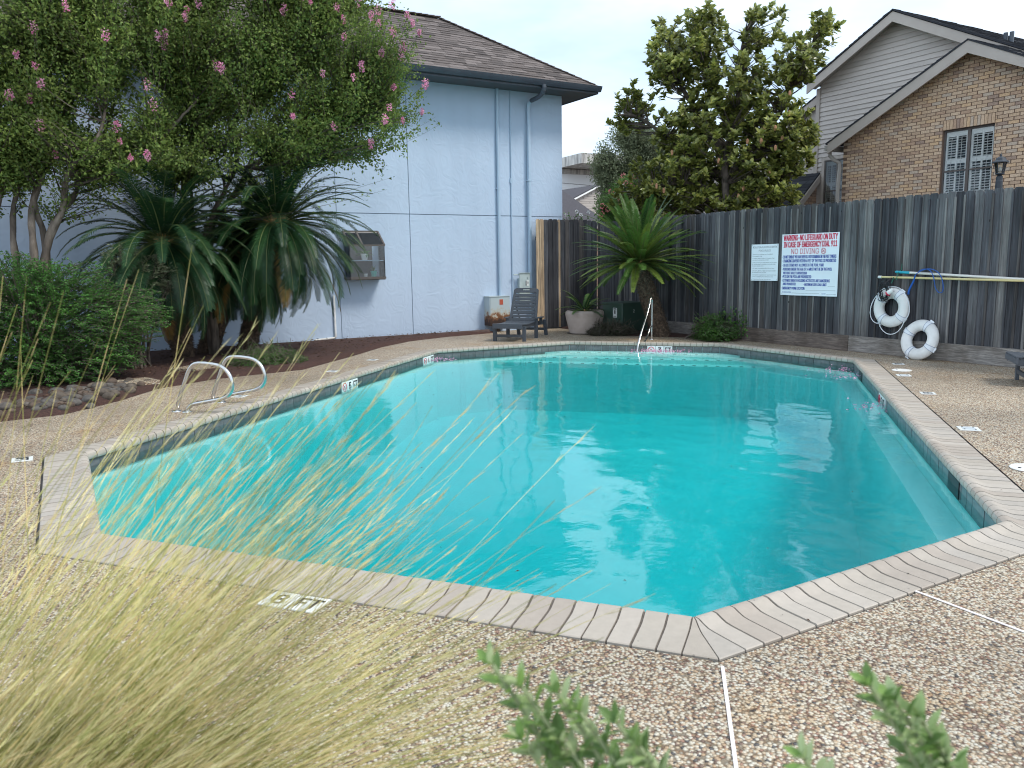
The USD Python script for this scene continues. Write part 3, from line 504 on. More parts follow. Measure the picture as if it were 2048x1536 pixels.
# ------------------------------------------------------------------ brick neighbour house
BT = [(.49, .34, .22), (.44, .305, .205), (.54, .39, .265), (.41, .27, .18), (.45, .355, .27), (.53, .355, .21), (.31, .215, .16)]
M["brick"] = [mat(f"brick_{i}", [(.28, grey(.55, t)), (.5, t), (.75, grey(1.25, t))], rough=.85, var=dict(scale=34, detail=6, rough=.75, loc=(i * 2, 0, 0)), bump=[dict(scale=60, str=.5, d=.006)]) for i, t in enumerate(BT)]
M["mortar"] = mat("mortar", (.16, .105, .075), rough=.95)
M["taupe"] = mat("taupe_trim", [(.3, (.345, .30, .26)), (.7, (.395, .345, .30))], rough=.6, var=dict(scale=2, detail=6))
M["siding"] = [mat(f"siding_{i}", [(.3, grey(k, (.455, .405, .365))), (.7, grey(k, (.515, .46, .415)))], rough=.65, var=dict(scale=1.5, detail=7, map=(1, 1, 6), loc=(i, i, 0))) for i, k in enumerate((1.0, .95, 1.04))]
M["shutter"] = mat("shutter_white", (.86, .86, .83), rough=.5)
M["dark_shingle"] = [mat(f"dark_shingle_{i}", [(.3, grey(.7, t)), (.7, grey(1.4, t))], rough=.95, spec=.2, var=dict(scale=60, detail=4, rough=.8)) for i, t in enumerate([(.030, .031, .036), (.042, .044, .050), (.024, .025, .029)])]
bh = thing("brick_house", "tan brick neighbour house with beige siding gable above the fence", "house", (18.5, 10.5, 0))
BX, AY, AZ, GS, BL, BR = 16.5, 9.87, 5.66, .487, 12.76, 6.98
zl = lambda y: AZ - GS * abs(y - AY)
W0, W1_, WT, WB = 9.29, 10.35, 4.14, 2.05
gw = Polygon([(BR, 0), (BL, 0), (BL, zl(BL)), (AY, AZ), (BR, zl(BR))]).difference(Polygon([(W0, WB), (W1_, WB), (W1_, WT), (W0, WT)]))
m = trimesh.creation.extrude_polygon(gw, .12, engine="earcut"); v = np.asarray(m.vertices); wall = obj("brick_wall", (np.c_[BX + .010 + v[:, 2], v[:, 0], v[:, 1]], m.faces), M["mortar"], bh)
rb = np.random.default_rng(21); bl = []; ch = .0677; z = 2.04; row = 0
while z < AZ:
    y = BL - (.0 if row % 2 else .107)
    while y > BR:
        a, b = min(y, BL), max(y - .203, BR); zc = z + ch / 2; cut = [(a, b)]
        if z + ch > WB and z < WT: cut = [(a, max(b, W1_ + .004)), (min(a, W0 - .004), b)]
        elif WT - .001 <= z < WT + .19: cut = [(a, max(b, W1_ + .004)), (min(a, W0 - .004), b)]
        for p, q in cut:
            if p - q > .03 and zc < max(zl(p), zl(q)) - .0 and zc < zl((p + q) / 2) + .02:
                o = rb.uniform(0, .004); bl.append((box(BX - o, BX + .011, q + .005, p - .005, z + .005, z + ch - .005), (p + q) / 2, z))
        y -= .213
    z += ch; row += 1
y = W0
while y < W1_ - .03: bl.append((box(BX - .004, BX + .011, y + .004, min(y + .068, W1_) - .004, WT + .006, WT + .197), y, 9)); y += .0707
bl.sort(key=lambda b: abs(b[1] - 8.9) * .8 + (0 if b[2] > 2.75 else 50) - (3 if b[2] == 9 else 0))
pc = rb.choice(7, len(bl), p=[.24, .2, .2, .1, .12, .08, .06])
for k in range(300): obj("brick", bl[k][0], M["brick"][pc[k]], wall)
for q in range(7):
    r_ = [bl[k][0] for k in range(300, len(bl)) if pc[k] == q]
    if r_: obj("brickwork", cat(*r_), M["brick"][q], wall, kind="stuff")
obj("side_walls", cat(box(BX + .12, 24, BL - .1, BL - .01, 0, zl(BL) - .05), box(BX + .12, 24, BR + .01, BR + .1, 0, zl(BR) - .05)), M["siding"][0], bh)
def rake(x, ya, za, yb, zb, w, th, nm="fascia"):
    return obj(nm, sideplate([(ya, za), (yb, zb), (yb, zb + w), (ya, za + w)], (x, 0, 0), (0, 1, 0), (0, 0, 1), th), M["taupe"], bh)
ov = .27; fx = BX - ov
rake(fx, AY - .1, AZ - .13, BL + .22, zl(BL) - .16 - .12, .24, .04); rake(fx, AY - .1, AZ - .13, BR - .25, zl(BR) - .12, .24, .04)
obj("soffit", cat(sideplate([(AY, AZ + .01), (BL + .2, zl(BL) - .10), (BL + .2, zl(BL) - .08), (AY, AZ + .03)], (BX - ov / 2, 0, 0), (0, 1, 0), (0, 0, 1), ov), sideplate([(AY, AZ + .01), (BR - .2, zl(BR) - .10), (BR - .2, zl(BR) - .08), (AY, AZ + .03)], (BX - ov / 2, 0, 0), (0, 1, 0), (0, 0, 1), ov)), M["taupe"], bh)
def slope(x0, x1, ya, za, yb, zb, seed, parent, exp=.14, nm="roof_slope"):
    """Roof plane from the ridge (ya, za) to the eave (yb, zb) between x0 and x1, with shingle tabs."""
    g_ = np.random.default_rng(seed); d = A([0, yb - ya, zb - za], float); Ls = np.linalg.norm(d); d /= Ls; nn = np.cross(d, [1, 0, 0]); nn = nn if nn[2] > 0 else -nn; P = lambda x, s, h: A([x, ya, za]) + d * s + nn * h
    base = obj(nm, hexa([P(x0, 0, -.03), P(x1, 0, -.03), P(x1, Ls, -.03), P(x0, Ls, -.03)], [P(x0, 0, 0), P(x1, 0, 0), P(x1, Ls, 0), P(x0, Ls, 0)]), M["dark_shingle"][0], parent)
    ms = [[], [], []]
    for r in range(int(Ls / exp)):
        x = x0 - g_.uniform(0, .3); s1 = Ls - r * exp; s0 = s1 - exp - .02
        while x < x1:
            w = g_.uniform(.2, .4); t = g_.choice([.005, .011, .016]); a, b = max(x, x0), min(x + w, x1)
            if b - a > .04: ms[g_.integers(3)].append(hexa([P(a, s1, .001), P(b, s1, .001), P(b, s0, .001), P(a, s0, .001)], [P(a, s1, t + .004), P(b, s1, t + .004), P(b, s0, .004), P(a, s0, .004)]))
            x += w + .004
    for q in range(3): obj("shingles", cat(*ms[q]), M["dark_shingle"][q], base, kind="stuff")
    return base
slope(fx - .03, 20.2, AY - .1, AZ + .14, BL + .28, zl(BL) - .02 - .02, 1, bh); slope(fx - .03, 24, AY - .1, AZ + .14, BR - .3, zl(BR) - .0, 2, bh)
# siding gable behind
SX, SY, SZ, SG, S0, S1 = 17.6, 12.30, 6.92, .50, 14.43, 7.2
zs = lambda y: SZ - SG * abs(y - SY)
sw = obj("siding_wall", sideplate([(S1, 0), (S0, 0), (S0, zs(S0)), (SY, SZ), (S1, zs(S1))], (SX + .06, 0, 0), (0, 1, 0), (0, 0, 1), .06), M["taupe"], bh)
z = 2.3; k = 0
while z < SZ - .03:
    zt = z + .118; ya = S0 - .05; yb = S1 + .02
    if zt > zs(S0): ya = min(ya, SY + (SZ - z) / SG + .06)
    if zt > zs(S1): yb = max(yb, SY - (SZ - z) / SG - .06)
    segs = [(ya, yb)] if not (z < 4.06 and zt > 2.4) else [(ya, 14.18), (13.30, yb)]
    for p, q in segs:
        cutp = [p] + ([q + (p - q) * rb.uniform(.3, .7)] if p - q > 2.2 else []) + [q]
        for a, b in zip(cutp[:-1], cutp[1:]):
            if a - b > .02: obj("siding_board", hexa([(SX + .026, b + .001, z), (SX + .03, b + .001, z), (SX + .03, a, z), (SX + .026 - .022, a, z)][0:1] + [(SX + .03, b + .001, z), (SX + .03, a - .001, z), (SX + .004, a - .001, z)] if False else [(SX + .004, b + .001, z), (SX + .03, b + .001, z), (SX + .03, a - .001, z), (SX + .004, a - .001, z)], [(SX + .022, b + .001, zt), (SX + .03, b + .001, zt), (SX + .03, a - .001, zt), (SX + .022, a - .001, zt)]), M["siding"][k % 3], sw)
    z += .1135; k += 1
obj("corner_board", box(SX - .01, SX + .03, S0 - .05, S0 + .06, 0, zs(S0) - .02), M["taupe"], bh)
rake(SX - .3, SY - .08, SZ - .05, S0 + .12, zs(S0) - .15, .22, .04); rake(SX - .3, SY - .08, SZ - .05, S1 - .3, zs(S1) - .22, .22, .04)
obj("soffit", cat(sideplate([(SY, SZ + .04), (S0 + .1, zs(S0) - .02), (S0 + .1, zs(S0)), (SY, SZ + .06)], (SX - .15, 0, 0), (0, 1, 0), (0, 0, 1), .3), sideplate([(SY, SZ + .04), (S1 - .2, zs(S1) - .06), (S1 - .2, zs(S1) - .04), (SY, SZ + .06)], (SX - .15, 0, 0), (0, 1, 0), (0, 0, 1), .3)), M["taupe"], bh)
slope(SX - .34, 27, SY - .08, SZ + .22, S0 + .15, zs(S0) + .10, 3, bh); slope(SX - .34, 27, SY - .08, SZ + .22, S1 - .35, zs(S1) + .02, 4, bh)
for y_, h_ in ((10.32, .2), (10.19, .19)): obj("vent_pipe", tube([(18.5, y_, 6.05), (18.5, y_, 6.12 + h_)], .045, 10), M["trim_dark"], bh)
# lower wing to the left
obj("wing_wall", sideplate([(S0, 0), (19.5, 0), (19.5, 3.4), (S0, zs(S0) - .1)], (SX + .55, 0, 0), (0, 1, 0), (0, 0, 1), .06), M["siding"][1], bh)
obj("wing_return", box(SX + .03, SX + .52, S0 - .03, S0 - .0, 0, zs(S0) - .05), M["siding"][2], bh)
rake(SX + .40, S0 + .02, zs(S0) - .14, 19.6, zs(S0) - .14 - .49 * 5.15, .22, .04)
slope(SX + .37, 27, S0 - .0, zs(S0) + .10, 19.7, zs(S0) + .10 - .49 * 5.25, 5, bh)
# lean-to
d_ = .965; lz = lambda x: 3.74 - d_ * (SX - x)
lt = obj("lean_to_roof", hexa([(SX, 14.28, 3.70), (SX, 17.2, 3.70), (15.7, 17.2, lz(15.7) - .04), (15.7, 14.28, lz(15.7) - .04)], [(SX, 14.28, 3.74), (SX, 17.2, 3.74), (15.7, 17.2, lz(15.7)), (15.7, 14.28, lz(15.7))]), M["dark_shingle"][0], bh)
ms = [[], [], []]
for r in range(19):
    xa = 15.7 + r * .1; xb = min(xa + .115, SX); y = 14.28 - rb.uniform(0, .2)
    while y < 17.2:
        w = rb.uniform(.2, .4); t = rb.choice([.005, .011, .016]); a, b = max(y, 14.28), min(y + w, 17.2)
        if b - a > .04: ms[rb.integers(3)].append(hexa([(xa, a, lz(xa) + .001), (xb, a, lz(xb) + .001), (xb, b, lz(xb) + .001), (xa, b, lz(xa) + .001)], [(xa - .004, a, lz(xa) + t + .006), (xb, a, lz(xb) + .006), (xb, b, lz(xb) + .006), (xa - .004, b, lz(xa) + t + .006)]))
        y += w + .004
for q in range(3): obj("shingles", cat(*ms[q]), M["dark_shingle"][q], lt, kind="stuff")
obj("fascia", sideplate([(SX, 3.52), (15.7, lz(15.7) - .22), (15.7, lz(15.7) - .03), (SX, 3.71)], (0, 14.26, 0), (1, 0, 0), (0, 0, 1), .035), M["taupe"], bh)
lw = obj("lean_to_wall", sideplate([(SX, 0), (16.0, 0), (16.0, lz(16.0) - .1), (SX, 3.6)], (0, 14.40, 0), (1, 0, 0), (0, 0, 1), .06), M["mortar"], bh)
b2 = []
for r in range(52):
    z = .1 + r * ch; x = 16.02 - (.1 if r % 2 else 0)
    while x < SX - .02:
        a, b = max(x, 16.02), min(x + .203, SX - .01)
        if b - a > .04 and lz(a) - .14 > z + ch: b2.append(box(a + .005, b - .005, 14.359, 14.371, z + .005, z + ch - .005))
        x += .213
for m in b2[-40:]: obj("brick", m, M["brick"][rb.choice([1, 3, 6])], lw)
obj("brickwork", cat(*b2[:-40]), M["brick"][3], lw, kind="stuff")
# windows with louvred shutters
def shutter_window(y0, y1, zb, zt, x, sashes, zmid, zsh, seed):
    g_ = np.random.default_rng(seed)
    f = [box(x - .0, x + .06, y0, y0 + .035, zb, zt), box(x, x + .06, y1 - .035, y1, zb, zt), box(x, x + .06, y0 + .035, y1 - .035, zt - .035, zt), box(x - .004, x + .05, y0 + .035, y1 - .035, zmid - .014, zmid + .014)]
    sw_ = (y1 - y0) / sashes
    for s in range(1, sashes): f.append(box(x - .008, x + .06, y0 + s * sw_ - .028, y0 + s * sw_ + .028, zb, zt - .035))
    w = obj("window", cat(*f), M["bronze"], bh)
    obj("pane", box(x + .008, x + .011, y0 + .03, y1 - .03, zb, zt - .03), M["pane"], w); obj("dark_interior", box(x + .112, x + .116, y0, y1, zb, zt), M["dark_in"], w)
    for s in range(sashes):
        a, b = y0 + s * sw_ + .03, y0 + (s + 1) * sw_ - .03; st = .045; xm = (a + b) / 2; fr_ = []
        for c in (a + st / 2, xm, b - st / 2): fr_.append(box(x + .032, x + .060, c - st / 2 * (1 if c != xm else .8), c + st / 2 * (1 if c != xm else .8), zb, zt - .04))
        for zz, h in ((zt - .09, .05), (zsh, .045)): fr_ += [box(x + .033, x + .059, p, q, zz - h, zz + h) for p, q in ((a + st, xm - .018), (xm + .018, b - st))]
        obj("shutter_frame", cat(*fr_), M["shutter"], w)
        for p, q in ((a + st, xm - .018), (xm + .018, b - st)):
            tilt = g_.uniform(.1, .5)
            z = zb + .02
            while z < zt - .15:
                if abs(z - zsh) > .05:
                    c, sn = math.cos(tilt) * .024, math.sin(tilt) * .024
                    obj("slat", hexa([(x + .047 - c, p + .002, z - sn - .003), (x + .047 + c, p + .002, z + sn - .003), (x + .047 + c, q - .002, z + sn - .003), (x + .047 - c, q - .002, z - sn - .003)], [(x + .047 - c, p + .002, z - sn + .004), (x + .047 + c, p + .002, z + sn + .004), (x + .047 + c, q - .002, z + sn + .004), (x + .047 - c, q - .002, z - sn + .004)]), M["shutter"], w)
                z += .052
            obj("tilt_rod", box(x + .018, x + .024, (p + q) / 2 - .004, (p + q) / 2 + .004, zb + .05, zt - .16), M["shutter"], w)
shutter_window(W0, W1_, 2.5, WT, BX + .06, 2, 3.305, 3.50, 1)
shutter_window(13.34, 14.14, 2.5, 4.02, SX - .02, 2, 3.25, 3.42, 2)
obj("window_trim", cat(box(SX - .03, SX + .02, 14.14, 14.22, 2.4, 4.10), box(SX - .03, SX + .02, 13.30, 14.14, 4.02, 4.10)), M["taupe"], bh)
M["gutter_tan"] = mat("gutter_tan", (.34, .315, .28), rough=.45)
obj("gutter", box(fx, 20, BL + .22, BL + .32, zl(BL) - .2, zl(BL) - .08), M["gutter_tan"], bh)
obj("downspout", tube(spline([(fx + .12, BL + .26, zl(BL) - .16), (fx + .12, BL + .25, zl(BL) - .30), (fx + .16, BL + .15, zl(BL) - .42), (BX - .03, BL + .06, zl(BL) - .50), (BX - .03, BL + .05, zl(BL) - .62), (BX - .03, BL + .05, 2.6), (BX - .03, BL + .05, .1)], 30), .045, 10), M["gutter_tan"], bh)
# lamp post behind the fence
M["lamp_black"] = mat("lamp_black", (.022, .028, .036), rough=.4); M["lamp_glass"] = glassmat("lamp_glass", (.85, .87, .85), .1)
lp = thing("lamp_post", "black lantern lamp post rising behind the fence before the brick wall", "street lamp", (14, 7.74, 0)); c = (14, 7.74, 0)
obj("post", lathe([(.06, 0), (.05, .1), (.048, 2.62), (.055, 2.64), (.055, 2.78), (.05, 2.80), (.05, 2.86), (.03, 2.88), (.07, 2.90), (.07, 2.915), (0, 2.915)], c, 16), M["lamp_black"], lp)
obj("lantern_roof", lathe([(.128, 3.085), (.125, 3.10), (.085, 3.125), (.072, 3.16), (.04, 3.18), (.018, 3.185), (.014, 3.205), (.02, 3.215), (.006, 3.23), (0, 3.265)], c, 16), M["lamp_black"], lp)
obj("glass", lathe([(.058, 2.915), (.088, 3.088)], c, 6), M["lamp_glass"], lp)
for k in range(6):
    a = k * math.pi / 3; obj("lantern_bar", bar((c[0] + .06 * math.cos(a), c[1] + .06 * math.sin(a), 2.913), (c[0] + .09 * math.cos(a), c[1] + .09 * math.sin(a), 3.088), .010, .010), M["lamp_black"], lp)
obj("bulb", lathe([(.0, 2.93), (.022, 2.95), (.024, 3.0), (.0, 3.03)], c, 10), M["white_plastic"], lp)

# ------------------------------------------------------------------ far buildings
M["far_white"] = mat("far_white", [(.3, (.78, .80, .81)), (.7, (.85, .86, .87))], rough=.8, var=dict(scale=.4, detail=6)); M["concrete"] = mat("stained_concrete", [(.35, (.20, .19, .18)), (.6, (.52, .50, .46))], rough=.9, var=dict(scale=2.0, detail=7, map=(2, 2, .3)))
fb = thing("white_building", "far white panelled building under a stained concrete roof slab", "building", (36, 52, 0))
obj("wall", box(26, 46, 45.3, 58, 0, 7.66), M["far_white"], fb); obj("roof_slab", prism([(30.2, 45.28), (29.98, 42.4), (46, 42.4), (46, 60), (30.2, 60)], 7.70, 8.32), M["concrete"], fb); obj("cornice", box(25.9, 46.1, 45.2, 45.3, 7.35, 7.66), M["concrete"], fb); obj("column", box(45, 45.5, 42.6, 43.1, 0, 7.7), M["concrete"], fb)
for k in range(6): obj("wall_panel", box(30.0 + k * 2.6, 32.3 + k * 2.6, 45.265, 45.3, 5.2, 6.5), M["far_white"], fb)
for k in range(4): obj("wall_lamp", box(33.2 + k * .7, 33.5 + k * .7, 45.2, 45.3, 4.75, 4.85), M["trim_dark"], fb)
M["far_roof"] = mat("far_roof", [(.3, (.048, .046, .054)), (.7, (.075, .070, .078))], rough=.95, var=dict(scale=14, detail=6)); M["far_brick"] = mat("far_brick", [(.3, (.30, .19, .13)), (.7, (.42, .28, .20))], rough=.9, var=dict(scale=12, map=(1, 1, 4)))
fh = thing("far_house", "distant low house with grey brown hipped roof right of the blue house", "house", (17, 31, 0))
v = A([[12, 27.5, 3.1], [22.35, 29.2, 3.1], [22.35, 37, 3.1], [12, 37, 3.1], [12, 31, 4.75], [20.8, 31, 4.82]]); obj("roof", (v, A([[0, 1, 5], [0, 5, 4], [1, 2, 5], [2, 3, 5], [3, 4, 5], [3, 0, 4]])), M["far_roof"], fh); obj("wall", box(12.4, 21.9, 29.6, 36.5, 0, 3.15), M["far_brick"], fh); obj("fascia", bar((12, 27.5, 3.05), (22.35, 29.2, 3.05), .03, .12), M["taupe"], fh)
fg = thing("far_house", "distant little beige siding gable beside the grey brown roof", "house", (25.2, 36, 0))
obj("wall", sideplate([(23.6, 0), (27.2, 0), (27.2, 4.55), (25.4, 5.35), (23.6, 4.55)], (0, 34.6, 0), (1, 0, 0), (0, 0, 1), .1), M["siding"][1], fg)
for k in range(10): obj("siding_board", box(23.75 + max(0, k - 3) * .26, 27.05 - max(0, k - 3) * .26, 34.52, 34.545, 4.05 + k * .12, 4.15 + k * .12), M["siding"][k % 3], fg)
for s in (-1, 1): obj("fascia", bar((25.4, 34.4, 5.42), (25.4 + s * 2.1, 34.4, 4.47), .06, .16, upv=(0, 1, 0)), M["shutter"], fg); obj("roof", hexa([(25.4, 34.4, 5.46), (25.4 + s * 2.2, 34.4, 4.46), (25.4 + s * 2.2, 42, 4.46), (25.4, 42, 5.46)], [(25.4, 34.4, 5.52), (25.4 + s * 2.2, 34.4, 4.52), (25.4 + s * 2.2, 42, 4.52), (25.4, 42, 5.52)]), M["far_roof"], fg)
M["cable"] = mat("cable", (.03, .03, .032), rough=.6)
for n_, (z0, z1) in enumerate(((6.6, 6.2), (5.3, 4.95))):
    obj("overhead_cable", tube(spline([(20, 44, z0 + .4), (31, 44, z0 - .05), (44, 44, z1)], 16), .015, 4), M["cable"], label=("upper" if n_ == 0 else "lower") + " dark overhead cable before the white building", cat="cable")
# ------------------------------------------------------------------ vegetation
M["bark_pale"] = mat("crape_bark", [(.3, (.06, .048, .038)), (.5, (.145, .115, .09)), (.72, (.30, .25, .20))], rough=.8, var=dict(scale=7, detail=7, map=(1, 1, .35), rough=.65), bump=[dict(scale=22, map=(1, 1, .4), str=.6, d=.015)])
M["bark_dark"] = mat("dark_bark", [(.3, (.045, .036, .028)), (.7, (.15, .12, .095))], rough=.9, var=dict(scale=14, detail=7, map=(1, 1, .4)), bump=[dict(scale=40, str=.8, d=.02)])
M["sago_trunk"] = mat("sago_trunk", [(.3, (.035, .024, .016)), (.55, (.10, .068, .045)), (.75, (.24, .15, .10))], rough=.95, var=dict(scale=24, detail=6))
M["crape_leaf"] = mat("crape_leaf", 0, reach=0.42, spec=.25, rough=.55, transl=.35, island=[(0, (.075, .13, .032)), (.28, (.17, .235, .055)), (.58, (.30, .35, .085)), (.86, (.48, .46, .14)), (1, (.46, .29, .12))])
M["magnolia_leaf"] = mat("magnolia_leaf", 0, reach=0.58, rough=.3, transl=.38, spec=.5, island=[(0, (.085, .115, .028)), (.30, (.20, .23, .052)), (.58, (.38, .39, .095)), (.84, (.58, .55, .18)), (1, (.46, .26, .09))])
M["oak_leaf"] = mat("oak_leaf", 0, reach=0.4, rough=.55, transl=.3, island=[(0, (.13, .16, .085)), (.6, (.24, .27, .15)), (1, (.38, .40, .24))])
M["shrub_leaf"] = mat("shrub_leaf", 0, reach=0.5, rough=.6, spec=.25, transl=.25, island=[(0, (.045, .13, .03)), (.45, (.10, .24, .045)), (.8, (.19, .36, .06)), (1, (.30, .45, .09))])
M["cover_leaf"] = mat("cover_leaf", 0, rough=.5, transl=.25, island=[(0, (.045, .12, .02)), (.6, (.10, .21, .035)), (1, (.19, .30, .055))])
M["dull_leaf"] = mat("dull_cover_leaf", 0, rough=.6, transl=.15, island=[(0, (.02, .03, .012)), (.6, (.05, .055, .022)), (1, (.12, .085, .04))])
M["frond"] = [mat(f"sago_frond_{i}", t, rough=.38, transl=.2, spec=.22, island=[(0, grey(.7, t)), (.8, grey(1.25, t)), (1, grey(1.5, t))]) for i, t in enumerate([(.030, .078, .026), (.075, .155, .032), (.020, .055, .023), (.15, .21, .038), (.30, .19, .06)])]
M["rachis"] = mat("rachis", (.20, .20, .06), rough=.5); M["rachis_dark"] = mat("rachis_dark", (.09, .11, .03), rough=.5)
M["pink"] = mat("pink_blossom", 0, reach=0.8, rough=.6, transl=.3, island=[(0, (.66, .20, .36)), (.6, (.82, .38, .55)), (1, (.92, .60, .70))])
M["coral"] = mat("coral_blossom", 0, reach=0.8, rough=.6, transl=.3, island=[(0, (.62, .12, .16)), (.6, (.72, .26, .28)), (1, (.8, .42, .38))])
M["cone"] = mat("seed_cone", [(.3, (.30, .14, .07)), (.7, (.52, .28, .16))], rough=.8, var=dict(scale=30)); M["sago_heart"] = mat("sago_heart", [(.3, (.22, .12, .05)), (.7, (.42, .26, .11))], rough=.95, var=dict(scale=26, detail=6), bump=[dict(scale=40, str=.8, d=.02)])
class Frame:
    def __init__(s, c, hdeg): h = math.radians(hdeg); s.c, s.R, s.D = A([*c, 0.0]), A([math.cos(h), -math.sin(h), 0]), A([math.sin(h), math.cos(h), 0])
    def __call__(s, u, z, d=0.0): u, z, d = np.broadcast_arrays(A(u, float), z, d); return s.c + u[..., None] * s.R + d[..., None] * s.D + z[..., None] * A([0, 0, 1.0])
def limbs_of(fr, lines, r0, r1, g_, dep=.15, wob=.025, n=18, sides=8):
    """Tapered limbs through (u, z) points, wandering in depth; returns meshes and nodes with radii."""
    ms, nodes = [], []
    for L in lines:
        k = len(L); d = np.cumsum(g_.normal(0, dep, k)) if k > 2 else np.zeros(k); d -= d[0]; p = spline(fr(A(L)[:, 0], A(L)[:, 1], d), n); p += np.cumsum(g_.normal(0, wob * .35, p.shape), 0) * np.linspace(0, 1, n)[:, None]
        r = r0 + (r1 - r0) * np.linspace(0, 1, n) ** .8; r = r * (1 + .13 * np.sin(np.arange(n) * 2.3 + g_.uniform(0, 6)) * (r > .02)); ms.append(tube(p, r, sides)); nodes.append(np.c_[p, r])
    return ms, np.vstack(nodes)
def sample(fr, lobes, n, dep, g_, shell=.45):
    a = A(lobes); w = a[:, 2] * a[:, 3]; k = g_.choice(len(a), n, p=w / w.sum()); v = unit(g_.normal(size=(n, 3))); r = g_.uniform(0, 1, n) ** shell
    o = a[k]; return fr(o[:, 0] + v[:, 0] * r * o[:, 2], o[:, 1] + v[:, 2] * r * o[:, 3], v[:, 1] * r * dep * np.minimum(1, .45 + o[:, 2])), k
def twigs_to(C, nodes, g_, r=.006, sag=.25, seg=5, ztol=.15):
    out, cur = [], []
    for c in C:
        d = np.linalg.norm(nodes[:, :3] - c, axis=1) + 3 * np.maximum(0, nodes[:, 2] - c[2] + ztol) + .25 * nodes[:, 3] * 10 * 0
        j = int(np.argmin(d)); a = nodes[j, :3]; m = (a + c) / 2 + A([0, 0, sag * np.linalg.norm((c - a)[:2])]) * -.25 + g_.normal(0, .05, 3); t = np.linspace(0, 1, seg)[:, None]
        p = (1 - t) ** 2 * a + 2 * t * (1 - t) * m + t * t * c; cur.append(p); out.append(tube(p, np.linspace(min(nodes[j, 3] * .6, r * 1.9), r * .35, seg), 3, False))
    return out, np.stack(cur)
def scatter_leaves(cur, per, g_, spread, L, W, upw=.5, fn=leaf4, start=.35):
    n = len(cur); seg = cur.shape[1]; t = g_.uniform(start, 1.03, (n, per)); f = t * (seg - 1); i = np.clip(f.astype(int), 0, seg - 2); a = np.take_along_axis(cur, i[..., None].repeat(3, 2), 1); b = np.take_along_axis(cur, i[..., None].repeat(3, 2) + 1, 1)
    P = (a + (b - a) * (f - i)[..., None]).reshape(-1, 3); T = unit((b - a)).reshape(-1, 3); P = P + g_.normal(0, spread, P.shape)
    D = unit(T * .5 + g_.normal(0, .75, P.shape) - A([0, 0, .15])); Nn = unit(A([0, 0, upw]) + g_.normal(0, .55, P.shape)); s = g_.uniform(.65, 1.25, len(P))
    return fn(P, D, Nn, L * s, W * s)
# crape myrtles along the blue wall
cr, c2 = Frame((2.1, 13.4), 8.9), Frame((2.3, 14.6), 8.9)
CL = [(-1.94, 4.9, .7, .54), (-1.06, 4.84, .81, .59), (-.04, 5., .86, .6), (1.03, 5.01, .91, .62), (2.1, 5.1, .8, .64), (2.81, 5., .58, .54), (3.13, 4.64, .38, .43), (2.53, 4.13, .58, .35), (2.03, 3.64, .6, .35), (2.67, 3.51, .46, .23), (1.44, 4.37, .7, .42), (.62, 4.25, .74, .37), (-.23, 4.3, .71, .36), (-2.03, 3.95, .51, .38), (-1.42, 3.56, .39, .28), (-2.21, 3.32, .38, .31), (-.84, 3.37, .41, .29), (-.31, 3.25, .43, .22), (1.39, 3.38, .43, .23), (-2.36, 2.97, .25, .19), (3.27, 3.97, .34, .15), (.92, 3.13, .3, .17), (-.95, 2.93, .24, .15),
      (-2.6, 4.5, .7, .7), (-3.2, 5.0, .9, .8), (-1.5, 5.7, .9, .55), (.1, 5.85, 1.0, .55), (1.6, 5.9, 1.0, .5), (2.5, 5.75, .6, .4), (-.5, 3.9, .5, .25), (.3, 3.65, .5, .2), (-1.9, 3.5, .6, .3), (-.6, 3.55, .5, .25), (-1.3, 4.2, .6, .35), (.0, 3.2, .4, .15), (1.0, 3.6, .5, .2), (-2.3, 3.1, .5, .25), (-1.2, 3.15, .5, .22), (-.6, 3.1, .4, .18), (.3, 3.05, .45, .16), (1.0, 3.2, .5, .18), (1.9, 3.35, .4, .2), (-2.9, 3.5, .6, .5)]
T1 = [[(-2.10, 0), (-2.07, .96), (-2.01, 1.69), (-2.02, 2.27), (-2.06, 2.55), (-1.96, 2.91), (-2.09, 3.26), (-2.11, 3.67), (-1.94, 4.16), (-1.72, 4.8)], [(-2.15, 0), (-2.14, .97), (-2.03, 1.8), (-1.84, 2.31), (-1.65, 2.55), (-1.58, 2.92), (-1.38, 3.28), (-1.19, 3.64), (-.92, 4.2)], [(-2.1, 0), (-2.09, 1.11), (-1.96, 1.91), (-1.69, 2.42), (-1.62, 2.67), (-1.48, 2.96), (-1.15, 3.29), (-.98, 3.8), (-.77, 4.6)], [(-2.3, 0), (-2.38, 1.12), (-2.42, 1.7), (-2.38, 2.27), (-2.32, 2.62), (-2.22, 2.9), (-2.34, 3.25), (-2.41, 4.2)], [(-2.2, 0), (-2.22, 1.11), (-2.15, 1.98), (-2.15, 2.41), (-1.99, 2.91), (-1.8, 3.27), (-1.59, 3.9), (-1.41, 4.8)], [(-2.4, 0), (-2.54, 1.12), (-2.64, 1.98), (-2.47, 2.55), (-2.37, 2.9), (-2.55, 3.58), (-2.8, 4.6)], [(-1.58, 2.9), (-1.2, 3.15), (-.7, 3.35), (-.2, 3.6), (.2, 4.0)]]
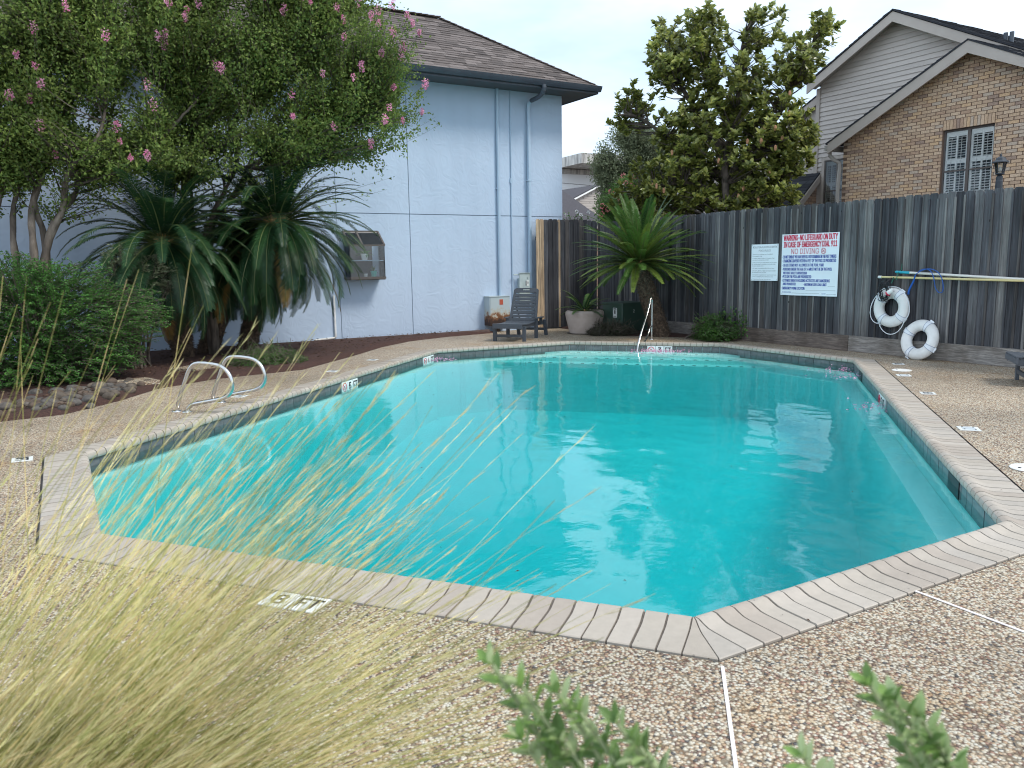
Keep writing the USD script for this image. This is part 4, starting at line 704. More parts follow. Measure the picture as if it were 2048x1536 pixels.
T2 = [[(-.17, 0), (-.17, 1.01), (-.05, 2.68), (-.11, 2.96), (-.21, 3.16), (-.23, 3.4), (-.09, 3.81), (-.2, 4.36), (-.23, 5.2)], [(-.19, 0), (-.19, 1.01), (-.09, 2.43), (-.14, 2.84), (-.06, 3.25), (.23, 3.9), (.42, 4.47), (.55, 5.3)], [(-.15, 0), (-.11, 1.85), (-.01, 2.68), (-.37, 3.08), (-.49, 3.47), (-.52, 4.03), (-.63, 4.9)], [(-.1, 2.9), (.1, 3.3), (.12, 3.8), (.2, 4.6)], [(-.25, 3.3), (-.35, 3.6), (-.3, 4.1), (-.4, 5.0)]]
T3 = [[(.16, 0), (.16, .57), (.32, 2.35), (.4, 2.64), (.58, 2.93), (.5, 3.26), (.45, 3.67), (.4, 4.15), (.61, 5.2)], [(.18, 0), (.16, .57), (.39, 2.52), (.72, 2.81), (.87, 3.02), (.92, 3.17), (1.24, 3.41), (1.68, 3.72), (2.29, 4.), (3.1, 4.21)], [(.2, 0), (.19, 1.), (.37, 2.43), (.66, 2.98), (.7, 3.6), (.92, 4.1), (1.31, 4.61), (1.84, 5.3)], [(.22, 0), (.23, 1.), (.45, 2.52), (.76, 2.9), (1.09, 3.61), (1.54, 4.21), (2.25, 4.84), (2.96, 5.22)], [(.6, 3.0), (.8, 3.4), (.75, 4.0), (1.0, 4.8)], [(.9, 3.2), (1.3, 3.4), (1.8, 3.5), (2.5, 3.55)]]
gc = np.random.default_rng(77); C, _ = sample(cr, CL, 7400, .95, gc, .5); u = (C - cr.c) @ cr.R
den = meshkit.fbm(C * A([1.25, 1.25, 1.9]), 3, 4); low = (C[:, 2] < 4.5) & (C[:, 2] > 2.9) & (u > -1.6) & (u < 1.6)
C = C[(den > .355) & ~(low & (den < .47))]; u = (C - cr.c) @ cr.R
BLS = [(.11, 5.08), (-.16, 4.81), (-.2, 4.7), (-.26, 4.76), (.15, 5.19), (-1.99, 4.36), (-1.84, 4.3), (-1.94, 3.85), (-1.82, 3.48), (-1.74, 4.), (-.9, 3.55), (-1.69, 3.13), (-.88, 3.34), (-.45, 4.11), (1.54, 4.11), (1.73, 5.44), (.85, 5.54), (.37, 5.39), (2.91, 5.44), (3.08, 5.49), (3.32, 5.36), (3.4, 5.25), (2.9, 5.24), (2.34, 5.23), (2.33, 4.97), (3.48, 5.1), (2.93, 4.82), (3.63, 4.41), (3.11, 4.32), (3.02, 4.), (2.88, 3.75), (2.93, 3.8), (2.7, 3.43), (2.11, 3.64), (1.99, 4.41), (-2.35, 3.79), (-2.17, 5.08), (.55, 4.39), (.49, 4.46), (-.4, 3.86), (1.5, 5.35), (1.88, 5.46), (2.27, 5.42), (2.59, 5.52), (2.55, 4.52), (3.22, 4.8), (2.12, 5.63), (.03, 5.46), (1.21, 5.47), (-1.77, 4.71), (-1.39, 5.09), (-.91, 4.68), (-2.13, 3.84), (-.73, 3.09), (-.52, 3.13), (1.52, 3.77), (2.46, 4.4), (3.52, 3.94), (3.22, 3.81), (3.3, 4.95), (3.1, 5.1), (2.75, 5.3), (.3, 5.25), (-.1, 5.2)]
BU = A(BLS)
for n_, (ua, ub, fr, lines, r0, lab, nst) in enumerate(((-9, -.75, cr, T1, .085, "crape myrtle with thick pale twisted trunks at the left picture edge", len(T1)), (-.75, .95, c2, T2, .055, "middle crape myrtle with thin trunks behind the sago palms", len(T2)), (.95, 9, c2, T3, .05, "right crape myrtle reaching across the blue house wall", len(T3)))):
    base = fr(A(lines[0][0][0]), A(0.0)); t = thing("crape_myrtle", lab, "tree", base, "pink flowering crape myrtles along the blue wall")
    ms, nodes = limbs_of(fr, lines, r0, .012, gc, .13, .045, 26)
    for k, m in enumerate(ms): obj("trunk", m, M["bark_pale"], t, smooth=True)
    S = C[(u >= ua) & (u < ub)]; cc_ = S.mean(0); ne = 170; ex = S[gc.choice(len(S), ne, replace=False)]; ex = ex + unit((ex - cc_) * A([1, .4, .6]) + gc.normal(0, .5, ex.shape) - A([0, 0, .25])) * gc.uniform(.2, .75, (ne, 1)); ex = ex[ex[:, 1] < 15.6]; tip = [(BU[:, 0] >= ua) & (BU[:, 0] < ub)][0]; BP = cr(BU[tip, 0], BU[tip, 1], gc.uniform(-.98, -.55, tip.sum())); up_nodes = nodes[nodes[:, 2] > 2.2]
    tw, cur = twigs_to(np.vstack([S, BP]), up_nodes, gc, .008); tw2, cur2 = twigs_to(np.vstack([ex, BP]), np.vstack([up_nodes, np.c_[S, np.full(len(S), .004)]]), gc, .004, ztol=.5); obj("twigs", cat(*tw, *tw2), M["bark_dark"], t, kind="stuff")
    sp = []  # fine upright shoots seen between trunks and crown
    for _ in range(26 if n_ else 40):
        j = nodes[gc.integers(len(nodes))]
        if 2.5 < j[2] < 4.2: q = j[:3] + A([gc.normal(0, .18), gc.normal(0, .12), gc.uniform(.6, 1.3)]); sp.append(tube(spline([j[:3], (j[:3] + q) / 2 + gc.normal(0, .06, 3), q], 6), np.linspace(.012, .005, 6), 4, False))
    if sp: obj("upright_shoots", cat(*sp), M["bark_dark"], t, kind="stuff")
    obj("crown", cat(scatter_leaves(cur, 44, gc, .085, .058, .034, start=.4), scatter_leaves(cur2, 34, gc, .04, .058, .034, start=.05)), M["crape_leaf"], t, kind="stuff")
    for q in BP:
        nf = int(gc.integers(34, 76)); rad = gc.uniform(.036, .072); o = unit(gc.normal(size=(nf, 3))) * rad * gc.uniform(.4, 1, (nf, 1)) * A([.8, .8, 1.3]); obj("blossom", leaf4(q + o, unit(o + gc.normal(0, .03, o.shape)), unit(gc.normal(size=(nf, 3))), .024, .022, .4), M["pink"], t)
# magnolia behind the fence
mg = Frame((13.9, 13.9), 45)
ML = [(-.64, 6.4, .77, .75), (-1.31, 6.01, .62, .66), (-2.11, 5.29, .52, .36), (-2.4, 4.8, .45, .2), (-.66, 6.94, .34, .37), (-1.49, 6.79, .28, .28), (.76, 6.61, .48, .58), (1.53, 5.91, .67, .48), (1.97, 6.56, .34, .43), (.26, 5.36, 1.19, .92), (-.61, 4.53, 1.22, .83), (.94, 4.33, 1.02, 1.04), (1.49, 4.09, .53, .74), (-1.16, 3.65, 1.02, .63), (-1.97, 3.16, .82, .41), (.2, 3.48, 1.2, .67), (-.23, 2.93, 1.22, .29), (-2.1, 2.75, .7, .35), (-1.4, 2.6, .7, .3), (1.2, 3.3, .5, .5), (.5, 2.7, .8, .25), (0, 2.95, 1.5, .4), (1.0, 3.0, .8, .4), (-1.0, 3.1, .9, .4)]
MT = [[(.05, 0), (.04, 2.01), (.02, 2.7), (-.03, 3.72), (.17, 4.82), (.24, 6.01), (.44, 6.84)], [(-.01, 2.92), (.52, 4.02), (1.14, 4.76), (1.53, 5.7), (1.97, 6.5)], [(-.03, 3.72), (-.73, 4.98), (-1.31, 5.9), (-1.43, 6.68)], [(-.02, 3.49), (-1.17, 4.22), (-1.99, 4.83), (-2.46, 4.86)], [(.02, 2.81), (.43, 3.08), (1.08, 3.33)], [(-.01, 2.92), (-.81, 3.29), (-1.85, 3.16)], [(.1, 4.5), (-.4, 5.6), (-.65, 6.7)], [(0, 3.2), (.6, 3.9), (1.4, 4.2)]]
gm = np.random.default_rng(13); t = thing("magnolia_tree", "large glossy magnolia tree behind the fence between the two houses", "tree", (13.9, 13.9, 0))
ms, nodes = limbs_of(mg, MT, .10, .02, gm, .2, .03)
ms[0] = tube(spline(nodes[:18, :3], 18), np.linspace(.13, .025, 18), 10)
for m in ms: obj("trunk", m, M["bark_dark"], t, smooth=True)
S, _ = sample(mg, ML, 2500, 1.25, gm, .45); den = meshkit.fbm(S * 1.5, 2, 8); S = S[den > .34]; S = S[S[:, 0] > 12.0]
tw, cur = twigs_to(S, nodes[nodes[:, 2] > 2.2], gm, .012, .35, 5); obj("twigs", cat(*tw), M["bark_dark"], t, kind="stuff")
P, D, N = [], [], []
for c in cur:
    T = unit(c[-1] - c[-2]); T = unit(T * .8 + A([0, 0, .85]) - mg.D * .35); n = int(gm.integers(11, 19)); r = unit(gm.normal(size=(n, 3))); d = unit(T * gm.uniform(.1, 1.1, (n, 1)) + (r - (r @ T)[:, None] * T) * 1.0); P.append(c[-1] - T * gm.uniform(0, .16, (n, 1))); D.append(d); N.append(unit(np.tile(T, (n, 1)) + gm.normal(0, .25, (n, 3))))
P, D, N = map(np.vstack, (P, D, N)); s = gm.uniform(.7, 1.2, len(P)); obj("crown", leaf6(P, D, N, .15 * s, .082 * s, .12, .14), M["magnolia_leaf"], t, kind="stuff")
front = S[np.argsort(S @ mg.D)][:260]; pick = front[gm.choice(260, 30, replace=False)]; pick = pick[pick[:, 2] < 5.2]
for q in pick: obj("seed_cone", tube([q + A([0, 0, -.02]), q + A([0, 0, .03]), q + A([0, 0, .075]), q + A([0, 0, .10])], [.02, .034, .028, .006], 7), M["cone"], t)
# grey oak beyond and the red flowering shrub
ok_ = Frame((19, 24), 38.5); go = np.random.default_rng(4); t = thing("oak_tree", "grey green small leaved tree beyond the magnolia beside the white building", "tree", (19, 24, 0))
ms, nodes = limbs_of(ok_, [[(.3, 0), (.3, 1.5), (.2, 3.0), (.3, 4.4), (.5, 5.8)], [(.2, 2.8), (-.3, 3.8), (-.6, 4.8)], [(.25, 3.2), (1.0, 4.3), (1.5, 5.4)]], .13, .02, go); [obj("trunk", m, M["bark_dark"], t, smooth=True) for m in ms]
S, _ = sample(ok_, [(.28, 6.11, 1.0, .5), (-.44, 5.25, .95, .7), (.84, 5.03, 1.25, 1.06), (-.06, 4.16, 1.05, .72), (1.55, 5.54, 1.07, 1.0), (-.71, 4.81, .55, .45), (.4, 3.3, 1.2, .7), (-.5, 3.6, .7, .5)], 2500, 1.3, go, .5); S = S[meshkit.fbm(S * 1.3, 2, 1) > .36]
tw, cur = twigs_to(S, nodes, go, .01); obj("twigs", cat(*tw), M["bark_dark"], t, kind="stuff"); obj("crown", scatter_leaves(cur, 55, go, .12, .095, .05, start=.3), M["oak_leaf"], t, kind="stuff")
ol = Frame((13.6, 18.2), 36.7); t = thing("oleander_shrub", "coral flowering shrub peeking over the back fence left of the magnolia", "shrub", (13.6, 18.2, 0)); go = np.random.default_rng(6)
ms, nodes = limbs_of(ol, [[(.4, 0), (.4, 1.5), (.5, 2.6), (.7, 3.6)], [(.35, 0), (.2, 1.6), (.1, 2.8)], [(.45, 0), (.9, 1.8), (1.3, 3.2)]], .03, .01, go); obj("stems", cat(*ms), M["bark_dark"], t)
S, _ = sample(ol, [(.72, 3.6, .6, .4), (.31, 3.15, .6, .4), (1.2, 3.2, .6, .5), (.11, 2.85, .34, .27), (.6, 2.5, .7, .5)], 420, .5, go); tw, cur = twigs_to(S, nodes, go, .006); obj("twigs", cat(*tw), M["bark_dark"], t, kind="stuff"); obj("foliage", scatter_leaves(cur, 26, go, .05, .11, .022, start=.4), M["cover_leaf"], t, kind="stuff")
for u_, z_ in [(.52, 3.82), (.83, 3.79), (.59, 3.62), (.75, 3.55), (.52, 3.29), (-.03, 3.03), (.11, 2.96), (-.05, 2.83), (.45, 3.22), (.2, 3.4)]:
    q = ol(u_, z_, go.uniform(-.5, -.3)); o = unit(go.normal(size=(22, 3))) * A([.05, .05, .06]); obj("blossom", leaf4(q + o, unit(o), unit(go.normal(size=(22, 3))), .035, .03, .3), M["coral"], t)
t = thing("vine", "white flowered vine tips just above the back fence", "plant", (11.1, 15.98, 0)); go = np.random.default_rng(9)
st_ = [spline([(10.9 + k * .07, 16.0, 2.0), (10.88 + k * .09, 15.97, 2.45), (10.85 + k * .1 + go.normal(0, .05), 15.92, 2.60 + go.uniform(0, .14))], 7) for k in range(7)]
obj("stems", cat(*[tube(p, .006, 4) for p in st_], tube([(11.1, 16.02, 0), (11.1, 16.02, 2.1)], .012, 5)), M["bark_dark"], t); cu = np.stack([p[2:] for p in st_]); obj("leaves", scatter_leaves(cu, 14, go, .025, .055, .03), M["cover_leaf"], t)
for p in st_[::2]: o = unit(go.normal(size=(12, 3))) * .02; obj("white_flower", leaf4(p[-1] + o, unit(o), unit(go.normal(size=(12, 3))), .035, .03, .2), M["white_pot"], t)

# sago palms
def frond(base, az, el, L, droop, wid, g_, m, t, pairs=60, nm="frond", label=None):
    n = 14; s = np.linspace(0, 1, n); pitch = el - droop * s ** 1.25; dirs = np.c_[np.cos(pitch) * math.cos(az), np.cos(pitch) * math.sin(az), np.sin(pitch)]
    p = A(base) + np.vstack([np.zeros(3), np.cumsum(dirs[:-1] * L / (n - 1), 0)]); f = np.linspace(.10, 1.0, pairs) * (n - 1); i = np.clip(f.astype(int), 0, n - 2); q = p[i] + (p[i + 1] - p[i]) * (f - i)[:, None]; T = dirs[i]
    S = np.tile(A([-math.sin(az), math.cos(az), 0]), (pairs, 1)); U = np.cross(T, S) * -1; U = np.where(U[:, 2:] < 0, -U, U); tt = f / (n - 1); w = wid * np.clip(np.minimum(tt * 5 + .35, 1) * (1 - .62 * np.clip((tt - .62) / .38, 0, 1) ** 1.6), .1, 1)
    vs = []
    for sg in (-1, 1):
        d = unit(T * (.42 + .5 * tt[:, None]) + S * sg + U * .14 + g_.normal(0, .05, T.shape)); e = q + d * (w * g_.uniform(.9, 1.05, pairs))[:, None] - A([0, 0, 1]) * (w * .16)[:, None]; mid = q + d * (w * .55)[:, None]; h = T * .0080
        v = np.stack([q - h, q + h, mid + h * 1.1, mid - h * 1.1, e], 1).reshape(-1, 3); k = np.arange(pairs)[:, None] * 5; vs.append((v, np.vstack([k + A([[0, 1, 2]]), k + A([[0, 2, 3]]), k + A([[3, 2, 4]])])))
    fr_ = obj(nm, cat(*vs), m, t, label=label); obj("midrib", tube(p, np.linspace(.011, .003, n), 4, False), M["rachis_dark"], fr_); return fr_
def sago(name, label, base, heart, r, nf, L, el0, el1, seed, mats, wid=.13, group=None, pairs=60, old=0, bend=.0, drp=(.55, 1.25), az_skip=None, heart_r=.1):
    g_ = np.random.default_rng(seed); t = thing(name, label, "palm", base, group); b, h = A(base, float), A(heart, float)
    if np.linalg.norm(h - b) > .12:
        mid = (b + h) / 2 + A([0, 0, -bend * np.linalg.norm((h - b)[:2])]); p = spline([b - A([0, 0, .05]), mid, h], 16); tr = [tube(p, np.linspace(r * 1.12, r, 16), 14)]
        n = int(900 * np.linalg.norm(h - b)); i = g_.uniform(0, 15, n); k = np.clip(i.astype(int), 0, 14); q = p[k] + (p[k + 1] - p[k]) * (i - k)[:, None]; T = unit(p[k + 1] - p[k]); v = unit(np.cross(T, g_.normal(size=(n, 3)))); rr = np.interp(i, [0, 15], [r * 1.1, r])[:, None]
        tr.append(leaf4(q + v * rr * .92, unit(v + T * g_.uniform(.2, .9, (n, 1))), unit(T + .1), g_.uniform(.035, .075, n), .028, .35)); obj("trunk", cat(*tr), M["sago_trunk"], t)
    ga = math.pi * (3 - math.sqrt(5))
    obj("heart", lathe([(0, -.08), (heart_r, -.04), (heart_r * 1.1, heart_r * .3), (heart_r * .7, heart_r * .95), (0, heart_r * 1.3)], h, 14), M["sago_heart"], t)
    for k in range(nf):
        s = k / nf; el = el1 + (el0 - el1) * (1 - s) ** 1.35; az = k * ga + g_.normal(0, .12)
        if az_skip and az_skip(az % (2 * math.pi), el, g_): continue
        b_ = h + A([math.cos(az), math.sin(az), 0]) * heart_r * .7 + A([0, 0, .05 * (el)]); m = mats[g_.integers(len(mats))]
        if k >= nf - old: m = M["frond"][4] if k % 2 else M["frond"][2]
        frond(b_, az, el + g_.normal(0, .06), L * g_.uniform(.88, 1.08), g_.uniform(*drp), wid * g_.uniform(.9, 1.1), g_, m, t, pairs)
    return t
F = M["frond"]
sago("sago_palm", "upright sago palm with leaning trunk before the back fence corner", (11.05, 12.75, .02), (10.50, 12.85, 1.50), .165, 140, 1.36, 1.45, -.16, 1, [F[1], F[1], F[3], F[0]], .125, bend=.12, drp=(.25, .85), pairs=58)
sago("sago_palm", "dark sago palm with drooping fronds left of the leaning trunks", (2.0, 14.5, .0), (1.72, 13.75, 1.95), .16, 118, 1.55, 1.42, -.8, 2, [F[0], F[2], F[2]], .18, "sago palms in the left bed", old=8, drp=(.65, 1.7), heart_r=.14)
sago("sago_palm", "big sago palm with brown heart and arching fronds beside the garden window", (3.13, 15.05, .0), (3.55, 13.95, 2.28), .15, 130, 1.66, 1.42, -.85, 3, [F[0], F[0], F[2]], .18, "sago palms in the left bed", old=7, bend=-.05, drp=(.6, 1.65), heart_r=.20)
sago("sago_palm", "shaded sago palm with leaning trunk between the two big ones", (2.40, 14.9, .0), (3.0, 14.5, 1.75), .16, 80, 1.40, 1.35, -.7, 4, [F[2], F[0]], .17, "sago palms in the left bed", old=5, drp=(.7, 1.7), heart_r=.14)

# mounded shrub, ground covers
def mound(name, label, catg, c, lobes, fr, dep, n, per, L, W, m, seed, group=None, flat=.6, stems=5):
    g_ = np.random.default_rng(seed); t = thing(name, label, catg, c, group); S, _ = sample(fr, lobes, n, dep, g_, .33); S = S[S[:, 2] > .04]; B = A(c, float)
    out = unit((S - B) * A([1, 1, .35]) + g_.normal(0, .25, S.shape)); Ls = g_.uniform(.12, .34, len(S))[:, None]; a = S - out * Ls; e = S + out * .05 - A([0, 0, .04]); mm = (a + e) / 2 + A([0, 0, .03]); k = np.linspace(0, 1, 5)[None, :, None]; cur = (1 - k) ** 2 * a[:, None] + 2 * k * (1 - k) * mm[:, None] + k * k * e[:, None]; cur[..., 2] = np.maximum(cur[..., 2], .02)
    obj("stems", cat(*[tube(spline([B + g_.normal(0, .12, 3) * A([1, 1, 0]), B * .5 + s_ * .5 + A([0, 0, .1]), s_], 6), np.linspace(.018, .005, 6), 5, False) for s_ in S[g_.choice(len(S), stems * 8)]]), M["bark_dark"], t, kind="stuff")
    obj("sprays", cat(*[tube(q, .0035, 3, False) for q in cur]), M["bark_dark"], t, kind="stuff")
    P = cur[:, :, None, :] ; seg = 5; tt = g_.uniform(.1, 1.0, (len(S), per)); f = tt * 4; i = np.clip(f.astype(int), 0, 3); aa = np.take_along_axis(cur, i[..., None].repeat(3, 2), 1); bb_ = np.take_along_axis(cur, i[..., None].repeat(3, 2) + 1, 1); Q = (aa + (bb_ - aa) * (f - i)[..., None]).reshape(-1, 3); T = unit(bb_ - aa).reshape(-1, 3); sd = unit(np.cross(T, [0, 0, 1.0])) * g_.choice([-1, 1], (len(Q), 1))
    D = unit(T * .6 + sd * g_.uniform(.4, 1.1, (len(Q), 1)) + g_.normal(0, .2, Q.shape)); N = unit(A([0, 0, 1.0]) * flat + g_.normal(0, .3, Q.shape)); s = g_.uniform(.7, 1.2, len(Q)); obj("foliage", leaf4(Q + g_.normal(0, .008, Q.shape), D, N, L * s, W * s), m, t, kind="stuff"); return t
hd = Frame((-.1, 12.2), 1)
mound("shrub", "big mounded dark green shrub with layered sprays at the left edge", "shrub", (-.1, 12.4, 0), [(-.06, .91, .75, .75), (.62, .87, .62, .62), (.38, 1.36, .66, .36), (-.12, 1.5, .45, .32), (.95, .55, .36, .40), (-.12, .36, .7, .38), (.52, .38, .62, .36), (-.9, .9, .8, .8), (-1.3, .6, .8, .6), (1.22, .95, .42, .42)], hd, .85, 4400, 20, .036, .021, M["shrub_leaf"], 31)
mound("shrub", "small grey green shrub between the pale trunks and the dark sago palm", "shrub", (1.2, 13.3, 0), [(1.1, 1.72, .34, .22), (1.45, 1.5, .4, .3), (1.0, 1.1, .4, .5)], Frame((0, 13.2), 5), .4, 500, 15, .05, .022, M["oak_leaf"], 32)
mound("ground_cover", "bright green ground cover patch behind the grab rails", "plant", (2.95, 12.9, 0), [(0, .10, .62, .16), (-.35, .10, .3, .14), (.3, .08, .35, .12)], Frame((2.95, 12.75), 14), .55, 1300, 16, .045, .008, M["cover_leaf"], 33, flat=.2, stems=2)
mound("ground_cover", "bushy green ground cover along the foot of the right fence", "plant", (11.3, 12.0, 0), [(0, .16, .32, .2), (0, .28, .22, .22), (.1, .12, .4, .14), (.28, .18, .24, .2)], Frame((11.33, 11.6), 41), .75, 1500, 15, .05, .02, M["cover_leaf"], 34, stems=2)
mound("ground_cover", "dull brown green ground cover before the green utility box", "plant", (10.45, 13.75, 0), [(-.25, .08, .40, .13), (.12, .08, .38, .11)], Frame((10.45, 13.55), 38), .3, 700, 15, .035, .013, M["dull_leaf"], 35, stems=2)
t = thing("vine", "green vine climbing the right fence above the ground cover", "plant", (11.55, 11.35, 0)); gv = np.random.default_rng(8)
pv = [spline([(11.58, 11.35 + .1 * k, .05), (11.55, 11.3 + .12 * k + gv.normal(0, .05), .3), (11.56, 11.25 + .08 * k + gv.normal(0, .06), .45 + .13 * (k == 0) + gv.uniform(0, .12))], 8) for k in range(-2, 4)]
obj("stems", cat(*[tube(p, .006, 4) for p in pv]), M["bark_dark"], t); obj("leaves", scatter_leaves(np.stack(pv), 60, gv, .045, .06, .036, start=.1), M["cover_leaf"], t, kind="stuff")

# feather grass in the foreground
rbd = struct("raised_bed"); obj("bed_soil", prism([(-1.6, .45), (1.15, .30), (1.0, 1.10), (.25, 1.72), (-.55, 1.92), (-1.6, 1.9)], 0, .28), M["soil"], rbd)
gg = np.random.default_rng(55); NB = A([-.42, 1.72, .28]); pi = math.pi
def stalks(n, L0, L1, az, azs, t0, t1, r, seedhead, bendf=(.25, .75), c=NB, sp=.17):
    """Arching stalks from the clump at c: length, heading, tilt from upright."""
    ms = []
    for k in range(n):
        b = c + A([gg.normal(0, sp), gg.normal(0, sp * .8), 0]); a = gg.normal(az, azs); tilt = gg.uniform(t0, t1); L = L0 + (L1 - L0) * gg.uniform(0, 1) ** 1.25; bend = gg.uniform(*bendf) * (.35 + tilt * .8); sN = 9; s = np.linspace(0, 1, sN); th = np.minimum(tilt + bend * s ** 1.8, 1.75)
        d = np.c_[np.sin(th) * math.cos(a), np.sin(th) * math.sin(a), np.cos(th)]; p = b + np.vstack([np.zeros(3), np.cumsum(d[:-1] * L / (sN - 1), 0)])
        if np.min(np.linalg.norm(p - EYE, axis=1)) < .8: continue
        rr = r * gg.uniform(.75, 1.3); ms.append(tube(p, np.linspace(rr, rr * .4, sN), 3, False))
        if seedhead:
            q = p[7:]; m_ = 5; f = gg.uniform(0, len(q) - 1.01, m_); i = f.astype(int); Q = q[i] + (q[i + 1] - q[i]) * (f - i)[:, None]; T = unit(q[i + 1] - q[i]); ms.append(leaf4(Q, unit(T + gg.normal(0, .08, T.shape)), unit(gg.normal(size=T.shape)), .045, .0016, .2))
    return ms
M["grass"] = mat("feather_grass", 0, reach=0.5, rough=.55, spec=.3, transl=.45, island=[(0, (.25, .28, .07)), (.2, (.45, .42, .14)), (.38, (.66, .55, .26)), (.65, (.80, .64, .40)), (.85, (.70, .48, .32)), (1, (.46, .29, .18))])
M["grass_tan"] = mat("feather_grass_tan", 0, reach=0.4, rough=.6, spec=.3, transl=.45, island=[(0, (.60, .58, .26)), (.35, (.80, .72, .42)), (.7, (.86, .76, .52)), (1, (.92, .88, .70))])
t = thing("feather_grass", "large clump of fine green and straw feather grass in the left foreground", "grass", NB)
obj("green_blades", cat(*stalks(1250, .40, 1.38, -.10, .42, .55, 1.45, .0012, False, (.04, .30))), M["grass"], t, kind="stuff")
obj("straw_stalks", cat(*stalks(850, .50, 1.45, -.04, .40, .60, 1.30, .0011, True, (.02, .22))), M["grass_tan"], t, kind="stuff")
obj("low_blades", cat(*stalks(1000, .50, 1.42, -.48, .30, 1.05, 1.52, .0012, False, (.02, .22))), M["grass"], t, kind="stuff")
obj("tall_stalks", cat(*stalks(70, 1.0, 1.42, .9, .45, .10, .55, .0012, False, (.02, .2))), M["grass"], t, kind="stuff")

# leafy sprigs right under the camera
M["sprig"] = [mat(f"sprig_leaf_{i}", t, rough=.6, transl=.3) for i, t in enumerate([(.20, .33, .08), (.33, .43, .18), (.13, .22, .06), (.42, .50, .26)])]; M["sprig_stem"] = mat("sprig_stem", (.26, .30, .16), rough=.7)
def sprig(label, foot, tips, seed):
    g_ = np.random.default_rng(seed); t = thing("leafy_shrub", label, "shrub", foot, None); f0 = A(foot, float)
    for tip, Ls in tips:
        Ls *= 1.3
        tip = A(tip, float); m1 = tip + A([.075, -.045, -.16]); p = spline([f0 + g_.normal(0, .02, 3) * A([1, 1, 0]), m1, tip], 30); obj("stem", tube(p, np.linspace(.006, .0022, 30), 6, False), M["sprig_stem"], t)
        d = np.r_[0, np.cumsum(np.linalg.norm(np.diff(p, axis=0), axis=1))]; k = 0; s = d[-1]
        while s > d[-1] - Ls:
            q = A([np.interp(s, d, p[:, i]) for i in range(3)]); T = unit(A([np.interp(s, d, p[:, i]) - np.interp(s - .02, d, p[:, i]) for i in range(3)])); fr_ = (d[-1] - s) / Ls
            for w in range(2 if fr_ > .05 else 4):
                a = k * 1.9 + w * pi * (1 if fr_ > .05 else .5) + g_.normal(0, .25); e1 = unit(np.cross(T, [0.3, 0.2, .4])); e2 = np.cross(T, e1); v = e1 * math.cos(a) + e2 * math.sin(a); D = unit(v * (.85 if fr_ > .05 else .45) + T * g_.uniform(.5, .9)); Ll = g_.uniform(.028, .038) * (.8 + .3 * fr_)
                obj("leaf", leaf6(A([q]), A([D]), A([unit(T - D * .3 + g_.normal(0, .15, 3))]), Ll, Ll * .44, .12, .08), M["sprig"][g_.integers(4)], t)
            s -= g_.uniform(.010, .014); k += 1
sprig("blurred leafy shrub tips at the bottom centre of the picture", (.50, .62, 0), [((.379, .701, 1.128), .15), ((.404, .682, 1.104), .09), ((.436, .662, 1.096), .13), ((.455, .648, 1.077), .09), ((.488, .626, 1.064), .10), ((.506, .611, 1.040), .07), ((.438, .652, 1.046), .08), ((.40, .676, 1.047), .08)], 3)
sprig("blurred leafy shrub tips at the bottom right of the picture", (.80, .42, 0), [((.723, .495, 1.100), .14), ((.745, .480, 1.084), .08), ((.766, .465, 1.066), .09), ((.782, .45, 1.034), .06)], 4)
sprig("single blurred leafy tip at the bottom edge between the two bigger shrubs", (.70, .47, 0), [((.657, .521, 1.024), .05)], 5)
